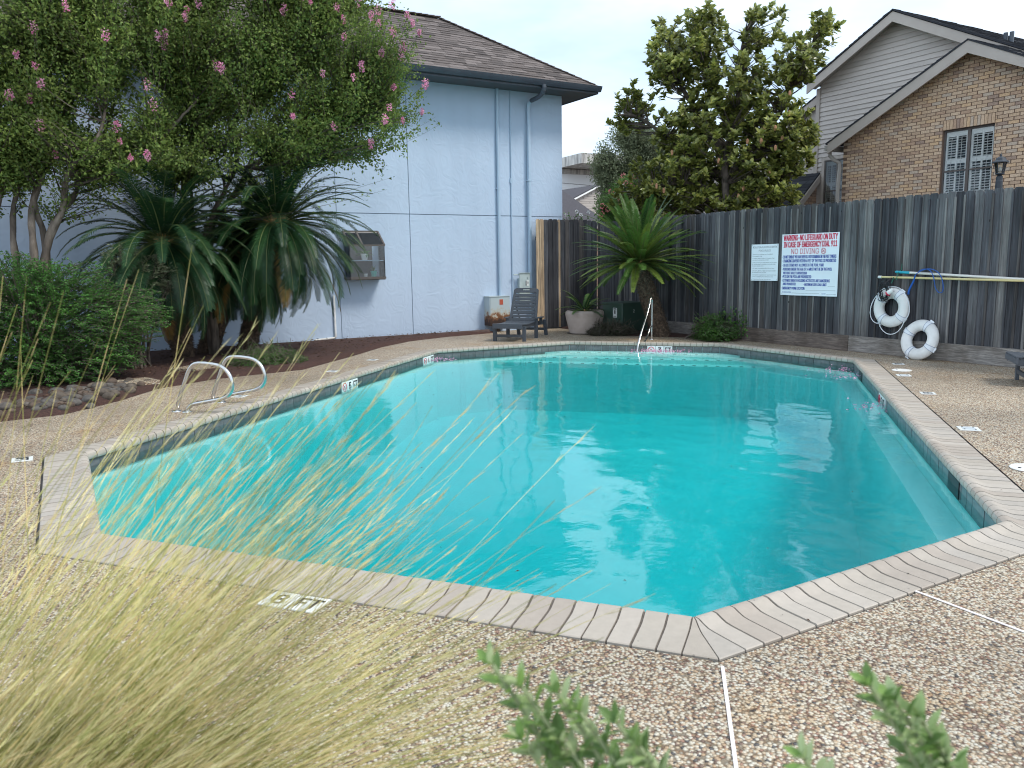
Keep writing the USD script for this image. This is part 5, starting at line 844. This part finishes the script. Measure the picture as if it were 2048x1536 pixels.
# ------------------------------------------------------------------ things on the deck and the fence
M["poly"] = mat("slate_poly_lumber", [(.3, (.050, .058, .070)), (.7, (.068, .078, .092))], rough=.55, var=dict(scale=20, map=(1, 6, 6)))
def lounge(name, label, o, ax, ang, group):
    """Slatted lounger: o foot end on the deck, ax its long axis, ang the backrest's rise."""
    u = unit(A([*ax, 0.0])); w = A([u[1], -u[0], 0]); t = thing(name, label, "sun lounger", (*o, 0), group); P = lambda s, x, z: A([*o, 0.0]) + u * s + w * x + A([0, 0, z]); HW = .31
    for s, tl, h in ((.03, 0, .30), (.82, 0, .40), (1.42, .12, .34)):
        for x in (-HW, HW): obj("leg", bar(P(s + tl, x, 0), P(s, x, h), .038, .075, upv=w, ch=.005), M["poly"], t)
    for x in (-HW + .035, HW - .035): obj("side_rail", cat(bar(P(-.10, x, .285), P(.85, x, .30), .03, .085, ch=.004), bar(P(.85, x, .30), P(1.50, x, .275), .03, .085, ch=.004)), M["poly"], t)
    for s in (.03, 1.46): obj("cross_rail", bar(P(s, -HW, .11 if s < 1 else .14), P(s, HW, .11 if s < 1 else .14), .03, .055, ch=.004), M["poly"], t)
    for s in (-.05,): obj("end_board", bar(P(s - .05, -HW, .30), P(s - .05, HW, .30), .03, .075, ch=.004), M["poly"], t)
    for k in range(12): s = -.075 + k * .078; obj("seat_slat", bar(P(s, -HW, .335 + .02 * math.sin(k / 11 * 3.1) * -1 + .012), P(s, HW, .335 - .02 * math.sin(k / 11 * 3.1) + .012), .070, .018, ch=.004), M["poly"], t)
    c, sn = math.cos(ang), math.sin(ang); B = lambda l, x, h: P(.88 + c * l - sn * h, x, .33 + sn * l + c * h)
    nb = u * -sn + A([0, 0, c])
    for x in (-.265, .265): obj("back_stile", bar(B(0, x * 1.05, 0), B(.70, x * .93, 0), .055, .03, upv=nb, ch=.004), M["poly"], t)
    for k in range(8): l = .05 + k * .076; obj("back_slat", bar(B(l, -.245 + .008 * k * .4, .004), B(l, .245 - .008 * k * .4, .004), .062, .018, upv=nb, ch=.004), M["poly"], t)
    hd_ = [(-.262, 0), (.262, 0), (.262, .075), (.20, .10), (-.20, .10), (-.262, .075)]; hole = [(-.075, .05), (.075, .05), (.075, .078), (-.075, .078)]
    m = trimesh.creation.extrude_polygon(Polygon(hd_, [hole]), .022, engine="earcut"); v = np.asarray(m.vertices); o2 = B(.645, 0, -.006); obj("head_board", (o2 + v[:, :1] * w + v[:, 1:2] * (u * c + A([0, 0, sn])) + v[:, 2:] * nb, m.faces), M["poly"], t)
    if ang > .3:
        for x in (-1, 1):
            obj("arm", bar(P(.74, x * (HW + .03), .415), P(1.18, x * (HW + .03), .415), .075, .022, ch=.005), M["poly"], t); obj("arm_post", bar(P(1.12, x * (HW + .01), .28), P(1.12, x * (HW + .01), .40), .03, .06, upv=w), M["poly"], t)
        obj("prop_bar", bar(B(.35, -.2, -.03), P(1.38, -.2, .25), .03, .02), M["poly"], t)
    return t
lounge("sun_lounger", "slate grey slatted lounger with raised back before the blue wall", (7.98, 13.80), (.76, .65), 1.18, None)
lounge("sun_lounger", "slate grey lounger end cut off by the right picture edge", (10.28, 5.26), (.62, -.785), .02, None)
# round planter
M["planter"] = mat("planter_concrete", [(.3, (.38, .305, .26)), (.7, (.48, .395, .345))], rough=.85, var=dict(scale=5, detail=8), bump=[dict(scale=120, str=.5, d=.004)])
PC = (10.24, 14.38, 0); t = thing("planter", "round pinkish concrete planter beside the lounger", "planter", PC)
obj("bowl", lathe([(0, .0), (.30, .0), (.335, .02), (.365, .15), (.405, .32), (.425, .42), (.415, .475), (.385, .50), (.355, .50), (.34, .47), (.34, .42)], PC, 44), M["planter"], t, smooth=40); obj("potting_soil", lathe([(0, .44), (.345, .43)], PC, 24), M["mulch"], t); obj("saucer", lathe([(0, -.002), (.38, -.002), (.39, .012), (.30, .016)], PC, 30), M["grout"], t)
sago("sago_palm", "small young sago palm growing in the concrete planter", (*PC[:2], .43), (*PC[:2], .46), .06, 17, .62, 1.25, .12, 5, [F[0], F[1]], .085, pairs=30, drp=(.5, 1.0), heart_r=.05)
# transformer
M["green_steel"] = mat("green_steel", [(.3, (.030, .062, .046)), (.7, (.042, .078, .058))], rough=.45, var=dict(scale=3, detail=6))
t = thing("utility_box", "dark green utility transformer box beside the planter", "utility box", (11.1, 14.1, 0))
def cham(x0, x1, y0, y1, z0, z1, c): return prism([(x0 + c, y0), (x1 - c, y0), (x1, y0 + c), (x1, y1 - c), (x1 - c, y1), (x0 + c, y1), (x0, y1 - c), (x0, y0 + c)], z0, z1)
tx0, tx1, ty0, ty1 = 10.76, 11.48, 13.72, 14.42
obj("cabinet", cham(tx0, tx1, ty0, ty1, .05, .62, .015), M["green_steel"], t); obj("lid", cham(tx0 - .02, tx1 + .02, ty0 - .02, ty1 + .02, .62, .66, .02), M["green_steel"], t); obj("pad", box(tx0 - .06, tx1 + .06, ty0 - .06, ty1 + .06, -.02, .05), M["planter"], t)
obj("warning_label", box(tx0 - .005, tx0, 13.90, 14.04, .34, .55), M["white_tile"], t); obj("label_print", cat(box(tx0 - .0075, tx0 - .005, 13.92, 14.02, .515, .54), box(tx0 - .0075, tx0 - .005, 13.95, 13.99, .42, .50), box(tx0 - .0075, tx0 - .005, 13.92, 14.02, .36, .37)), M["black"], t); obj("number_print", text("2", .06, (tx0 + .3, ty0 - .001, .45), (1, 0, 0), (0, 0, 1)), M["white_tile"], t)
# steel rails
def ptube(A0, d, pts, r, n=40): d = unit(A([*d, 0.0])); return tube(spline([A([*A0, 0.0]) + d * s + A([0, 0, z]) for s, z in pts], n), r, 12)
nL = (N_[5] * -1); R1 = [(0, -.02), (.02, .06), (.068, .19), (.15, .375), (.205, .475), (.26, .525), (.34, .54), (.48, .533), (.60, .508), (.69, .43), (.725, .33), (.70, .235), (.63, .18), (.52, .148), (.40, .125), (.27, .10), (.19, .075), (.145, .03), (.128, -.02)]
for n_, (A0, lab) in enumerate((((1.16, 9.28), "near looped stainless grab rail at the pool's left edge"), ((1.60, 9.70), "far looped stainless grab rail at the pool's left edge"))):
    t = thing("grab_rail", lab, "grab rail", (*A0, 0)); obj("rail_tube", ptube(A0, nL, R1, .021, 80), M["steel"], t, smooth=True)
    for s in (0, .13): c = A(A0) + nL * s; obj("escutcheon", lathe([(0, .014), (.025, .014), (.045, .010), (.05, 0)], (*c, .001), 18), M["steel"], t)
nF = A([-.823, -.568]); A0 = (10.44, 12.36); t = thing("hand_rail", "slanted stainless hand rail going down into the far shallow end", "hand rail", (*A0, 0))
obj("rail_tube", cat(tube(spline([A([*A0, 0.0]) + A([*(nF * s), 0.0]) + A([0, 0, z]) for s, z in ((0, -.02), (0, .4), (.0, .74), (.02, .82), (.07, .845), (.13, .79), (.55, .36), (.92, .02), (1.0, -.10), (1.02, -.28), (1.02, -.62))], 60), .021, 12)), M["steel"], t, smooth=True)
obj("lower_brace", tube(spline([A([*A0, 0.0]) + A([*(nF * s), 0.0]) + A([0, 0, z]) for s, z in ((.0, .27), (.05, .265), (.14, .24), (.24, .15), (.66, -.10), (.76, -.3), (.77, -.45))], 30), .018, 10), M["steel"], t, smooth=True)
for s in (0,): obj("escutcheon", lathe([(0, .014), (.025, .014), (.045, .010), (.05, 0)], (*A0, .001), 18), M["steel"], t)
# signs
M["sign_white"] = mat("sign_white", [(.3, (.66, .71, .74)), (.7, (.72, .77, .80))], rough=.35, var=dict(scale=2))
def sign(name, lab, yl, yr, zb, zt, lines, th=.004):
    x = FX - .030; t = thing(name, lab, "sign", (x, yl, zb)); obj("panel", sideplate([(0, 0), (yl - yr, 0), (yl - yr, zt - zb), (0, zt - zb)], (x, yl, zb), (0, -1, 0), (0, 0, 1), th), M["sign_white"], t); W = yl - yr; H = zt - zb; by_ = {}
    for s, h, u_, v_, wd, ink, bold, ctr in lines: by_.setdefault(ink, []).append(text(s, h * H, (x - th / 2 - .0002, yl - u_ * W, zb + v_ * H), (0, -1, 0), (0, 0, 1), width=wd * W, bold=bold, depth=.0008, center=0 if ctr else None, fat=.0030 if ink == 'red' and bold else .0016 if ink == 'blue' and bold else 0))
    for ink, ms in by_.items(): obj("lettering", cat(*ms), M[ink], t)
    obj("screw", cat(*[tube([(x - .002, yl - a * W, zb + b * H), (x - .006, yl - a * W, zb + b * H)], .006, 8) for a in (.03, .97) for b in (.03, .97)]), M["greyink"], t)
    return t, x - th / 2
L1 = [("HOUSTON AUGUSTA GREEN", .052, .5, .895, .90, "greyink", False, True), ("POOL RULES", .052, .5, .80, .44, "greyink", False, True)]
for k, (s, v_, wd) in enumerate([("1 Pool is for exclusive use of residents", .715, .76), ("  & their guests only", .665, .36), ("2 Children under fourteen (14) years of age", .605, .82), ("  must be accompanied by an adult", .558, .60), ("3 Pool use is at your risk. Please use discretion", .488, .90), ("  & consideration for neighbors during the night", .442, .86), ("  & early morning hours", .396, .42), ("4 No pets are permitted within the pool area", .332, .82), ("5 No food, glasses, or glass beverage containers", .262, .90), ("  are allowed in the pool area", .215, .52), ("6 Everyone is responsible for removing their own", .148, .90), ("  trash or clothing from the pool area", .10, .78), ("7 Please leave the area clean after use", .03, .70)]): L1.append((s, .024, .05, v_, wd, "greyink", False, False))
sign("sign", "smaller pale sign with grey pool rules text on the fence", 10.91, 10.27, 1.155, 1.825, L1)
L2 = [("WARNING-NO LIFEGUARD ON DUTY", .088, .5, .895, .94, "red", True, True), ("IN CASE OF EMERGENCY DIAL 911", .088, .5, .785, .93, "red", True, True), ("NO DIVING", .085, .42, .675, .49, "red", False, True),
      ("· DO NOT SWIM IF YOU HAVE BEEN ILL WITH DIARRHEA IN THE PAST 2 WEEKS", .048, .02, .605, .94, "blue", True, False), ("· CHANGING DIAPERS WITHIN 6 FEET OF THE POOL IS PROHIBITED", .048, .02, .540, .94, "blue", True, False), ("· GLASS ITEMS NOT ALLOWED IN THE POOL YARD", .044, .02, .472, .74, "blue", True, False), ("· PERSONS UNDER THE AGE OF 14 MUST NOT BE IN THE POOL", .044, .02, .406, .88, "blue", True, False), ("WITHOUT ADULT SUPERVISION", .040, .04, .345, .43, "blue", True, False),
      ("· PETS IN THE POOL ARE PROHIBITED", .044, .02, .285, .53, "blue", True, False), ("· EXTENDED BREATH HOLDING ACTIVITIES ARE DANGEROUS", .044, .02, .222, .85, "blue", True, False), ("AND PROHIBITED", .040, .04, .165, .24, "blue", True, False), ("· MAXIMUM USER LOAD LIMIT", .040, .42, .162, .40, "blue", True, False), ("· EMERGENCY PHONE LOCATION", .042, .02, .095, .42, "blue", True, False), ("TEL NUMBER AND ADDRESS", .020, .03, .040, .17, "blue", False, False), ("TEL CODE", .018, .74, .030, .07, "blue", False, False)]
t, sx = sign("sign", "large white warning sign with red and blue lettering on the fence", 10.19, 8.98, .905, 1.985, L2)
obj("rule_lines", cat(*[box(sx - .001, sx, 10.19 - b * 1.21, 10.19 - a * 1.21, .905 + v_ * 1.08, .905 + v_ * 1.08 + .004) for a, b, v_ in ((.84, .96, .158), (.46, .97, .088), (.21, .70, .036), (.82, .97, .026))]), M["greyink"], t)
cy, cz = 10.19 - .745 * 1.21, .905 + .715 * 1.08
obj("no_diving_symbol", cat(tube([(sx - .001, cy + .046 * math.cos(a), cz + .046 * math.sin(a)) for a in np.linspace(0, 2 * pi, 25)], .005, 4, False), tube([(sx - .001, cy - .033, cz - .033), (sx - .001, cy + .033, cz + .033)], .0045, 4), tube([(sx - .001, cy + .03, cz - .02), (sx - .001, cy - .0, cz + .0), (sx - .001, cy - .02, cz + .022)], .006, 4)), M["red"], t)
# life rings
M["ring_white"] = mat("ring_white", [(.3, (.62, .61, .58)), (.6, (.74, .73, .70)), (.75, (.78, .77, .75))], rough=.5, var=dict(scale=5, detail=6)); M["band"] = mat("band_white", (.70, .72, .74), rough=.7); M["band_line"] = mat("band_line", (.20, .25, .36), rough=.7)
def ring(name, lab, c, nx, roll, rope):
    """c centre, nx the ring's axis."""
    nx = unit(A(nx, float)); e1 = unit(np.cross(nx, [0, 0, 1.0])); e2 = np.cross(e1, nx); e2 = e2 if e2[2] > 0 else -e2; c = A(c, float); t = thing(name, lab, "life ring", c); R, r = .225, .088; U, V = np.meshgrid(np.linspace(0, 2 * pi, 64, endpoint=False), np.linspace(0, 2 * pi, 20, endpoint=False), indexing="ij")
    def tor(u_, v_, k=1.0): return c + (R + r * k * np.cos(v_))[..., None] * (np.cos(u_)[..., None] * e1 + np.sin(u_)[..., None] * e2) + (r * .78 * k * np.sin(v_))[..., None] * nx
    i, j = np.meshgrid(np.arange(64), np.arange(20), indexing="ij"); q = np.stack([i * 20 + j, (i + 1) % 64 * 20 + j, (i + 1) % 64 * 20 + (j + 1) % 20, i * 20 + (j + 1) % 20], -1).reshape(-1, 4); obj("ring_body", (tor(U, V).reshape(-1, 3), np.vstack([q[:, :3], q[:, [0, 2, 3]]])), M["ring_white"], t, smooth=True)
    vv = np.linspace(0, 2 * pi, 24)
    for k in range(4):
        a = roll + k * pi / 2; uu = np.linspace(a - .13, a + .13, 4); uu_, vv_ = np.meshgrid(uu, vv, indexing="ij"); g_ = tor(uu_, vv_, 1.035); i, j = np.meshgrid(np.arange(3), np.arange(23), indexing="ij"); q = np.stack([i * 24 + j, (i + 1) * 24 + j, (i + 1) * 24 + j + 1, i * 24 + j + 1], -1).reshape(-1, 4); bd_ = obj("band", (g_.reshape(-1, 3), np.vstack([q[:, :3], q[:, [0, 2, 3]]])), M["band"], t, smooth=True)
        for s in (-.12, .12): obj("band_stitching", tube(tor(np.full(24, a + s), vv, 1.045), .0028, 4, False), M["band_line"], bd_)
        tab = tor(A([a]), A([0.0]), 1.05)[0]; rd = unit(tab - c); obj("band_tab", bar(tab - rd * .004, tab + rd * .018, .075, .012, upv=nx), M["band"], bd_)
    if rope:
        for k in range(4):
            a0, a1 = roll + k * pi / 2, roll + (k + 1) * pi / 2; s = np.linspace(0, 1, 14); a = a0 + (a1 - a0) * s; rr = R + r * 1.06 + .055 * np.sin(s * pi) ** .7 * (1 if k != 1 else .3); p = c + rr[:, None] * (np.cos(a)[:, None] * e1 + np.sin(a)[:, None] * e2) - A([0, 0, 1.0]) * (.05 * np.sin(s * pi))[:, None] + nx * .02; obj("grab_rope", tube(p, .0065, 6), M["band"], t)
    return t
rt1 = ring("life_ring", "upper white life ring hanging with looped grab rope on the fence", (FX - .115, 7.90, .77), (-1, 0.06, .05), .62, True)
obj("stencil", cat(*[text(s, .022, (FX - .187, 7.90 - .20, .70 + k * .03), (0, -.55, .83), (0, -.83, -.55)) for k, s in enumerate(("24",))]), M["greyink"], rt1)
ring("life_ring", "lower white life ring leaning on the kickboard with its foot on the deck", (FX - .155, 7.37, .302), (-1, 0.10, .26), .45, False)
# poles, hooks, ropes
M["pole_white"] = mat("pole_white", (.66, .63, .58), rough=.35, metal=.0); M["pole_yellow"] = mat("pole_yellow", [(.3, (.55, .45, .20)), (.7, (.64, .54, .28))], rough=.4, var=dict(scale=4)); M["cyan"] = mat("cyan_grip", (.02, .33, .42), rough=.45); M["blue_rope"] = mat("blue_rope", (.012, .09, .36), rough=.5); M["black_rope"] = mat("black_rope", (.010, .010, .012), rough=.45); M["green_cord"] = mat("green_cord", (.02, .16, .10), rough=.6)
t = thing("pool_pole", "white telescopic pole with cyan grip hung along the fence", "pole", (FX - .07, 7.9, 1.3)); a, b = A([FX - .07, 7.90, 1.325]), A([FX - .075, 3.9, 1.125]); d = unit(b - a)
obj("shaft", tube([a + d * .24, b], .019, 12), M["pole_white"], t, smooth=True); obj("grip", tube([a, a + d * .01, a + d * .03, a + d * .05, a + d * .25], [.008, .016, .022, .020, .022], 12), M["cyan"], t, smooth=True)
t = thing("pool_pole", "pale yellow pole hung along the fence under the white one", "pole", (FX - .10, 8.15, 1.24)); a, b = A([FX - .10, 8.17, 1.245]), A([FX - .10, 3.9, 1.175]); d = unit(b - a)
obj("shaft", tube([a + d * .05, b], .017, 12), M["pole_yellow"], t, smooth=True); obj("end_cap", tube([a, a + d * .005, a + d * .06], [.012, .021, .021], 12), M["white_plastic"], t, smooth=True)
t = thing("pole_hook", "green and blue cord hook holding up the two poles", "hook", (FX - .03, 7.83, 1.4)); obj("cord", cat(tube([(FX - .025, 7.82, 1.45), (FX - .03, 7.82, 1.36), (FX - .105, 7.83, 1.31), (FX - .125, 7.83, 1.24), (FX - .11, 7.84, 1.20), (FX - .06, 7.86, 1.22), (FX - .03, 7.87, 1.30)], .005, 6), tube([(FX - .13, 7.88, 1.245), (FX - .135, 7.89, 1.19), (FX - .15, 7.9, 1.15)], .006, 6)), M["green_cord"], t)
t = thing("hose_loop", "thin blue hose looped over the poles", "hose", (FX - .05, 7.5, 1.3)); H_ = [(FX - .06, 7.66, .98), (FX - .07, 7.64, 1.06), (FX - .09, 7.58, 1.16), (FX - .12, 7.53, 1.27), (FX - .12, 7.43, 1.345), (FX - .11, 7.33, 1.37), (FX - .10, 7.22, 1.345), (FX - .12, 7.12, 1.26), (FX - .13, 7.07, 1.12), (FX - .12, 7.085, 1.03), (FX - .10, 7.14, 1.02), (FX - .10, 7.20, 1.08), (FX - .13, 7.21, 1.18), (FX - .13, 7.24, 1.28), (FX - .11, 7.32, 1.355), (FX - .10, 7.42, 1.365), (FX - .08, 7.50, 1.33)]
obj("hose", tube(spline(H_, 90), .0065, 7), M["blue_rope"], t, smooth=True); obj("thick_end", tube(spline(H_[:4], 14), np.linspace(.017, .012, 14), 9), M["blue_rope"], t, smooth=True)
t = thing("throw_rope", "tangled black throw rope with red and white float over the upper ring", "rope", (FX - .2, 7.97, 1.0)); gr = np.random.default_rng(12); RC = A([FX - .235, 7.965, 1.01]); ms = []
for k in range(9):
    a = gr.uniform(0, 2 * pi); n = 9; s = np.linspace(0, 2 * pi, n); w_, h_ = gr.uniform(.05, .10), gr.uniform(.09, .16); o = RC + gr.normal(0, .018, 3); ca, sa = math.cos(gr.normal(0, .5)), math.sin(gr.normal(0, .5)); ms.append(tube(spline(np.c_[o[0] + gr.normal(0, .018, n), o[1] + w_ * np.cos(s + a) * ca + h_ * np.sin(s + a) * sa * .4, o[2] + h_ * np.sin(s + a) - w_ * np.cos(s + a) * sa], 34), .0055, 5))
ms.append(tube(spline([RC + A([0, 0, .1]), RC + A([.06, -.02, .17]), RC + A([.1, -.06, .22])], 10), .012, 6)); obj("rope_coil", cat(*ms), M["black_rope"], t)
obj("float", tube([RC + A([-.03, -.09, -.015]), RC + A([-.03, -.10, -.005]), RC + A([-.025, -.17, .04]), RC + A([-.02, -.18, .045])], [.02, .038, .038, .02], 12), M["ring_white"], t, smooth=True); obj("float_red_end", tube([RC + A([-.03, -.075, -.03]), RC + A([-.03, -.085, -.022]), RC + A([-.03, -.105, -.008])], [.018, .040, .040], 12), M["red"], t, smooth=True)
# loose stones, slabs, petals, leaves
rk = struct("rock_border", "border of brown river stones along the left bed"); gk = np.random.default_rng(41); base_ico = trimesh.creation.icosphere(2); n = 0
bandline = LineString([(-2.4, 9.55), (-.55, 9.98), (0.02, 10.12), (.55, 10.68), (.95, 11.2)]); spots = []
while n < 230:
    s = gk.uniform(0, bandline.length); q = A(bandline.interpolate(s).coords[0]) + gk.normal(0, 1, 2) * A([.14, .26]) + A([-.12, .22]); r = gk.uniform(.032, .078)
    if not bed.contains(Point(q)) or any((q - p) @ (q - p) < ((r + r2) * .72) ** 2 for p, r2 in spots): n += .05; continue
    v = base_ico.vertices * (1 + .35 * (meshkit.noise(base_ico.vertices * 1.4 + gk.uniform(0, 50, 3)) - .5)[:, None]); v = v * A([1.25, 1.0, .85]) * r; a = gk.uniform(0, 6.3); v = np.c_[v[:, 0] * math.cos(a) - v[:, 1] * math.sin(a), v[:, 0] * math.sin(a) + v[:, 1] * math.cos(a), v[:, 2]]
    obj("stone", (v + A([*q, onbed(*q) + r * gk.uniform(.15, .45)]), base_ico.faces), M["rock"][gk.integers(4)], rk, smooth=True); spots.append((q, r)); n += 1
for c, a, lab in (((.97, 11.50), .3, "square pebble stepping slab behind the river stones"), ((1.86, 12.55), .7, "square pebble stepping slab in the dark mulch behind the grab rails")):
    sl = thing("stepping_slab", lab, "paving slab", (*c, .03)); e = A([math.cos(a), math.sin(a), 0]); obj("slab", place(trimesh.creation.box((.44, .44, .05)), A([*c, .07]), e, (-e[1], e[0], 0)), M["aggregate"], sl)
gp_ = np.random.default_rng(17)
def petals(name, lab, pts, spread, n, m, size, zz=WZ + .008):
    P = np.vstack([A([*c, zz]) + np.c_[gp_.normal(0, spread[0], n), gp_.normal(0, spread[1], n), np.zeros(n)] for c in pts]); P = P[shapely.contains_xy(POOL.buffer(-.02), P[:, 0], P[:, 1])] if zz < 0 else P
    a = gp_.uniform(0, 2 * pi, len(P)); t = thing(name, lab, None, kind="stuff"); obj(name.rstrip("s"), leaf4(P, np.c_[np.cos(a), np.sin(a), np.zeros(len(P))], np.tile([0, 0, 1.0], (len(P), 1)) + gp_.normal(0, .15, P.shape), size * gp_.uniform(.6, 1.3, len(P)), size * .8), m, t, kind="stuff")
petals("floating_petals", "pink petals floating by the far steps and pool corners", [(9.75, 11.42), (9.95, 11.22), (9.85, 11.3), (9.6, 11.6), (7.68, 13.3), (5.9, 12.7), (10.35, 7.75), (9.8, 7.2), (8.0, 5.55)], (.22, .16), 60, M["pink"], .034)
M["debris"] = mat("debris", 0, rough=.8, island=[(0, (.03, .02, .012)), (.6, (.12, .06, .03)), (1, (.25, .10, .06))])
def scattered(name, lab, poly, n, m, size, zz, sd):
    g_ = np.random.default_rng(sd); x0, y0, x1, y1 = poly.bounds; P = np.c_[g_.uniform(x0, x1, n * 4), g_.uniform(y0, y1, n * 4)]; P = P[shapely.contains_xy(poly, P[:, 0], P[:, 1])][:n]; P = np.c_[P, [zz(*p) if callable(zz) else zz for p in P]]; a = g_.uniform(0, 6.3, len(P)); t = thing(name, lab, None, kind="stuff"); obj(name + "_bits", leaf4(P, np.c_[np.cos(a), np.sin(a), g_.normal(0, .1, len(P))], np.tile([0, 0, 1.0], (len(P), 1)) + g_.normal(0, .3, P.shape), size * g_.uniform(.4, 1.4, len(P)), size * .5, .3), m, t, kind="stuff")
scattered("floating_debris", "small dark leaves and specks floating on the pool", POOL.buffer(-.3), 130, M["debris"], .020, WZ + .009, 1)
scattered("fallen_leaves", "brown leaf bits lying on the mulch", bed.buffer(-.1), 5500, M["debris"], .05, lambda x, y: onbed(x, y) + .04, 2)
scattered("deck_litter", "dark plant bits along the coping joint and deck", POOL.buffer(.37, join_style=2).difference(POOL.buffer(.30, join_style=2)), 420, M["debris"], .014, .006, 3)
scattered("coping_litter", "few small leaf bits on the coping bricks", POOL.buffer(.29, join_style=2).difference(POOL.buffer(.13, join_style=2)), 90, M["debris"], .014, .011, 4)
